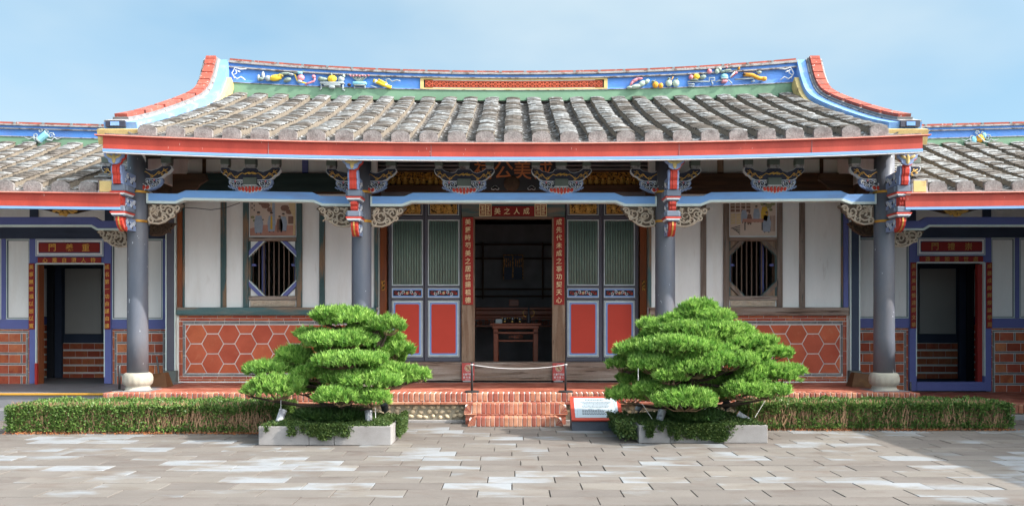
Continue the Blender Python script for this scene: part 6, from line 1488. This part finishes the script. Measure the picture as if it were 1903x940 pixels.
for k in range(9): slab(ink, .115 + .004 * k, .120 + .004 * k, .20 + .07 * k, .23 + .07 * k, .019, .0215); slab(ink, .885 - .003 * k, .892 - .003 * k, .20 + .07 * k, .235 + .07 * k, .019, .0215)
ink.build('print', M_ink, ib_)

def stanchion(label, x, y, h, z=FL):
    t = thing('barrier_post', label, 'barrier post', (x, y, z), 'low black barrier posts on the terrace')
    MB().lathe([(.105, z + .001), (.107, z + .014), (.095, z + .022), (.02, z + .026)], x, y, 24).build('foot_plate', M_metaldk, t, False)
    MB().lathe([(.0165, z + .024), (.0165, z + h - .02), (.013, z + h - .016), (.013, z + h - .008), (.019, z + h - .006), (.019, z + h), (.010, z + h + .004)], x, y, 14).build('post', M_metaldk, t, True)
    return t
SX0, SX1, SY = X(877, 12.2), X(1051, 12.2), 12.2
stanchion('black barrier post standing left of the main doorway and tied to the white rope', SX0, SY, .425); stanchion('black barrier post standing right of the main doorway behind the information board', SX1, SY, .425)
stanchion('short black barrier post beside the left outer column base', X(222, 12.45), 12.45, .385); stanchion('black barrier post half hidden right of the right outer column', X(1692, 12.7), 12.7, .31, .22)
rope = MB().tube([(SX0 + (SX1 - SX0) * t, SY - .012, FL + .395 - .235 * t * (1 - t) * 1.0) for t in lin_space(0, 1, 16)], .0055, 6)
for x in (SX0, SX1): rope.tube([(x + .021 * math.cos(a), SY + .021 * math.sin(a), FL + .395) for a in lin_space(0, 2 * math.pi, 10)], .007, 5)
rope = rope.build('barrier_rope', M_wire, None, True); tag(rope, 'thin white rope sagging between two black posts before the doorway', 'rope')

def notice(label, px, rows):
    D_ = 14.24; x0, x1, z0, z1 = X(px - 11.7, D_), X(px + 11.7, D_), Z(707, D_), Z(674, D_)
    t = thing('notice_sign', label, 'notice', ((x0 + x1) / 2, D_, z0), 'red no entry notices on the threshold')
    MB().box(x0, x1, D_, D_ + .012, z0, z1, .003).build('board', M_notice, t); MB().box(x0 + .02, x1 - .04, D_ - .012, D_ + .02, z0 - .018, z0 - .001, .003).build('foot', M_palegrey, t)
    cx_, cz_ = (x0 + x1) / 2, z1 - .087; g = MB().use(M_white)
    g.prism([(cx_ + .060 * math.cos(a), cz_ + .060 * math.sin(a)) for a in lin_space(0, 2 * math.pi, 24)[:-1]], D_ - .002, D_ + .002)
    g.use(M_couplet).prism([(cx_ + .055 * math.cos(a), cz_ + .055 * math.sin(a)) for a in lin_space(0, 2 * math.pi, 24)[:-1]], D_ - .003, D_)
    g.use(M_paint_cream).prism([(cx_ + .048 * math.cos(a), cz_ + .048 * math.sin(a)) for a in lin_space(0, 2 * math.pi, 24)[:-1]], D_ - .004, D_)
    g.use(M_ink).ball((cx_ - .002, D_ - .004, cz_ + .030), (.009, .002, .009), 8, 4).prism([(cx_ - .010, cz_ + .018), (cx_ + .010, cz_ + .018), (cx_ + .008, cz_ - .008), (cx_ - .006, cz_ - .008)], D_ - .005, D_)
    for a, b in (((-.004, -.008), (-.018, -.036)), ((.006, -.008), (.016, -.036)), ((-.010, .014), (-.024, .0)), ((.010, .014), (.022, .002))): g.tube([(cx_ + a[0], D_ - .004, cz_ + a[1]), (cx_ + b[0], D_ - .004, cz_ + b[1])], .004, 4)
    g.use(M_couplet).tube([(cx_ - .036, D_ - .005, cz_ + .036), (cx_ + .036, D_ - .005, cz_ - .036)], .005, 4); g.build('no_entry_symbol', None, t)
    l = MB()
    for r_, tx in enumerate(rows):
        n = len(tx)
        for i, ch in enumerate(tx): glyph(l, ch, cx_ + (i - (n - 1) / 2) * (.037 if n > 4 else .045), z1 - .190 - .050 * r_, .034, D_ - .002, .036)
    l.box(cx_ - .05, cx_ + .03, D_ - .002, D_, z0 + .014, z0 + .020); l.build('lettering', M_white, t)
notice('rose red no entry notice at the foot of the left doorway post', 870, ('本廳不開放', '請勿進入')); notice('rose red no entry notice at the foot of the right doorway post', 1038.5, ('本廳不開放', '請勿進入'))

def spot(label, px, py, d, aim, r=.05, l=.13, m=None):
    x, z = X(px, d), Z(py, d); t = thing('garden_spotlight', label, 'spotlight', (x, d, .2), 'small garden spotlights in the planters'); v = Vector(aim).normalized()
    p = Vector((x, d, z)); a, b = p - v * l / 2, p + v * l / 2
    MB().tube([tuple(a), tuple(a + v * .012), tuple(a + v * .014), tuple(b - v * .02), tuple(b - v * .018), tuple(b)], [r * .6, r * .92, r * .95, r, r * 1.1, r * 1.1], 14).build('housing', m or M_lamp, t, False)
    MB().tube([tuple(b + v * .0005), tuple(b + v * .003)], r * .95, 14).build('lens', M_glass, t); MB().tube([(x, d + .01, .12), (x, d + .01, z - r * .6)], .012, 6).build('stake', M_metaldk, t)
spot('grey mottled spotlight at the left end of the left planter', 522, 773, 10.1, (.25, .35, .9), .044, .16); spot('grey spotlight standing upright in the left planter right of the trunk', 685, 774, 10.1, (-.1, .4, .9), .042, .14); spot('dark grilled spotlight at the back right of the left planter', 715, 757, 10.75, (-.1, -.35, .9), .048, .10, M_metaldk)
spot('grey spotlight leaning at the left of the right planter', 1228, 772, 10.25, (.35, .4, .9), .046, .13); spot('small grey spotlight at the back left corner of the right planter', 1187, 757, 10.95, (.4, -.3, .8), .042, .09); spot('dark round spotlight facing forward behind the right planter trunk', 1349, 752, 10.9, (.1, -.9, .35), .05, .08, M_metaldk); spot('pale spotlight lying tilted at the right end of the right planter', 1381, 775, 10.4, (-.8, .2, .5), .042, .16)
def wire(label, a, b):
    pa, pb = (X(a[0], a[2]), a[2], Z(a[1], a[2])), (X(b[0], b[2]), b[2], Z(b[1], b[2])); o = MB().tube([pa, pb], .0035, 4).build('guy_wire', M_wire); tag(o, label, 'guy wire', 'white strings tying down the branches')
wire('white string hanging from the lowest left pad of the left tree to its spotlight', (522, 733, 10.2), (522, 785, 10.1)); wire('short white string under the right pads of the left tree', (697, 750, 10.1), (698, 776, 10.05))
wire('white string slanting right from the right tree trunk down to the soil', (1255, 742, 10.2), (1280, 775, 10.2)); wire('white upright string in front of the right tree trunk', (1290, 745, 10.15), (1290, 776, 10.15)); wire('white string at the far left of the right tree reaching to the creeper', (1193, 749, 10.2), (1212, 778, 10.15)); wire('white string slanting left on the right side of the right tree trunk', (1313, 757, 10.3), (1292, 776, 10.15))
wire('white string by the hedge end under the right tree', (1422, 744, 10.5), (1403, 775, 10.4)); wire('short white string hanging inside the left side of the right tree', (1186, 684, 9.95), (1186, 706, 9.95))
for s, px in ((-1, 293), (1, 1601)):
    D_ = 13.2; x = X(px, D_); t = thing('dustpan', 'brown slanted metal dustpan with long black handle behind the left outer column base' if s < 0 else 'brown slanted metal dustpan tucked behind the right outer column base', 'dustpan', (x, D_, FL))
    i_ = -s
    MB().convex([(x + i_ * a, D_ + b, FL + c) for a, b, c in ((.19, -.10, .004), (.19, .14, .004), (-.16, -.16, .004), (-.16, .14, .004), (.10, .02, .22), (.10, .16, .22), (-.16, .0, .19), (-.16, .16, .19))], [(0, 1, 3, 2), (4, 5, 7, 6), (0, 1, 5, 4), (2, 3, 7, 6), (0, 2, 6, 4), (1, 3, 7, 5)]).build('pan', M_rust, t)
    if s < 0: MB().tube([(x - .02, D_ + .10, FL + .17), (x - .07, D_ + .13, FL + .47)], .016, 8).build('handle', M_metaldk, t)
cw = MB().tube([(X(343, 13.9), 13.9, Z(386, 13.9)), (X(365, 13.9), 13.9, Z(387, 13.9)), (X(392, 13.9), 13.9, Z(390, 13.9)), (X(420, 13.9), 13.9, Z(386, 13.9)), (X(446, 13.9), 13.9, Z(377, 13.9))], .006, 5).build('hanging_cable', M_metaldk); tag(cw, 'thin dark cable sagging in front of the left bay just under the blue beam', 'cable')
print('SCENE', len(bpy.data.objects), sum(len(o.data.polygons) for o in bpy.data.objects if o.type == 'MESH'))
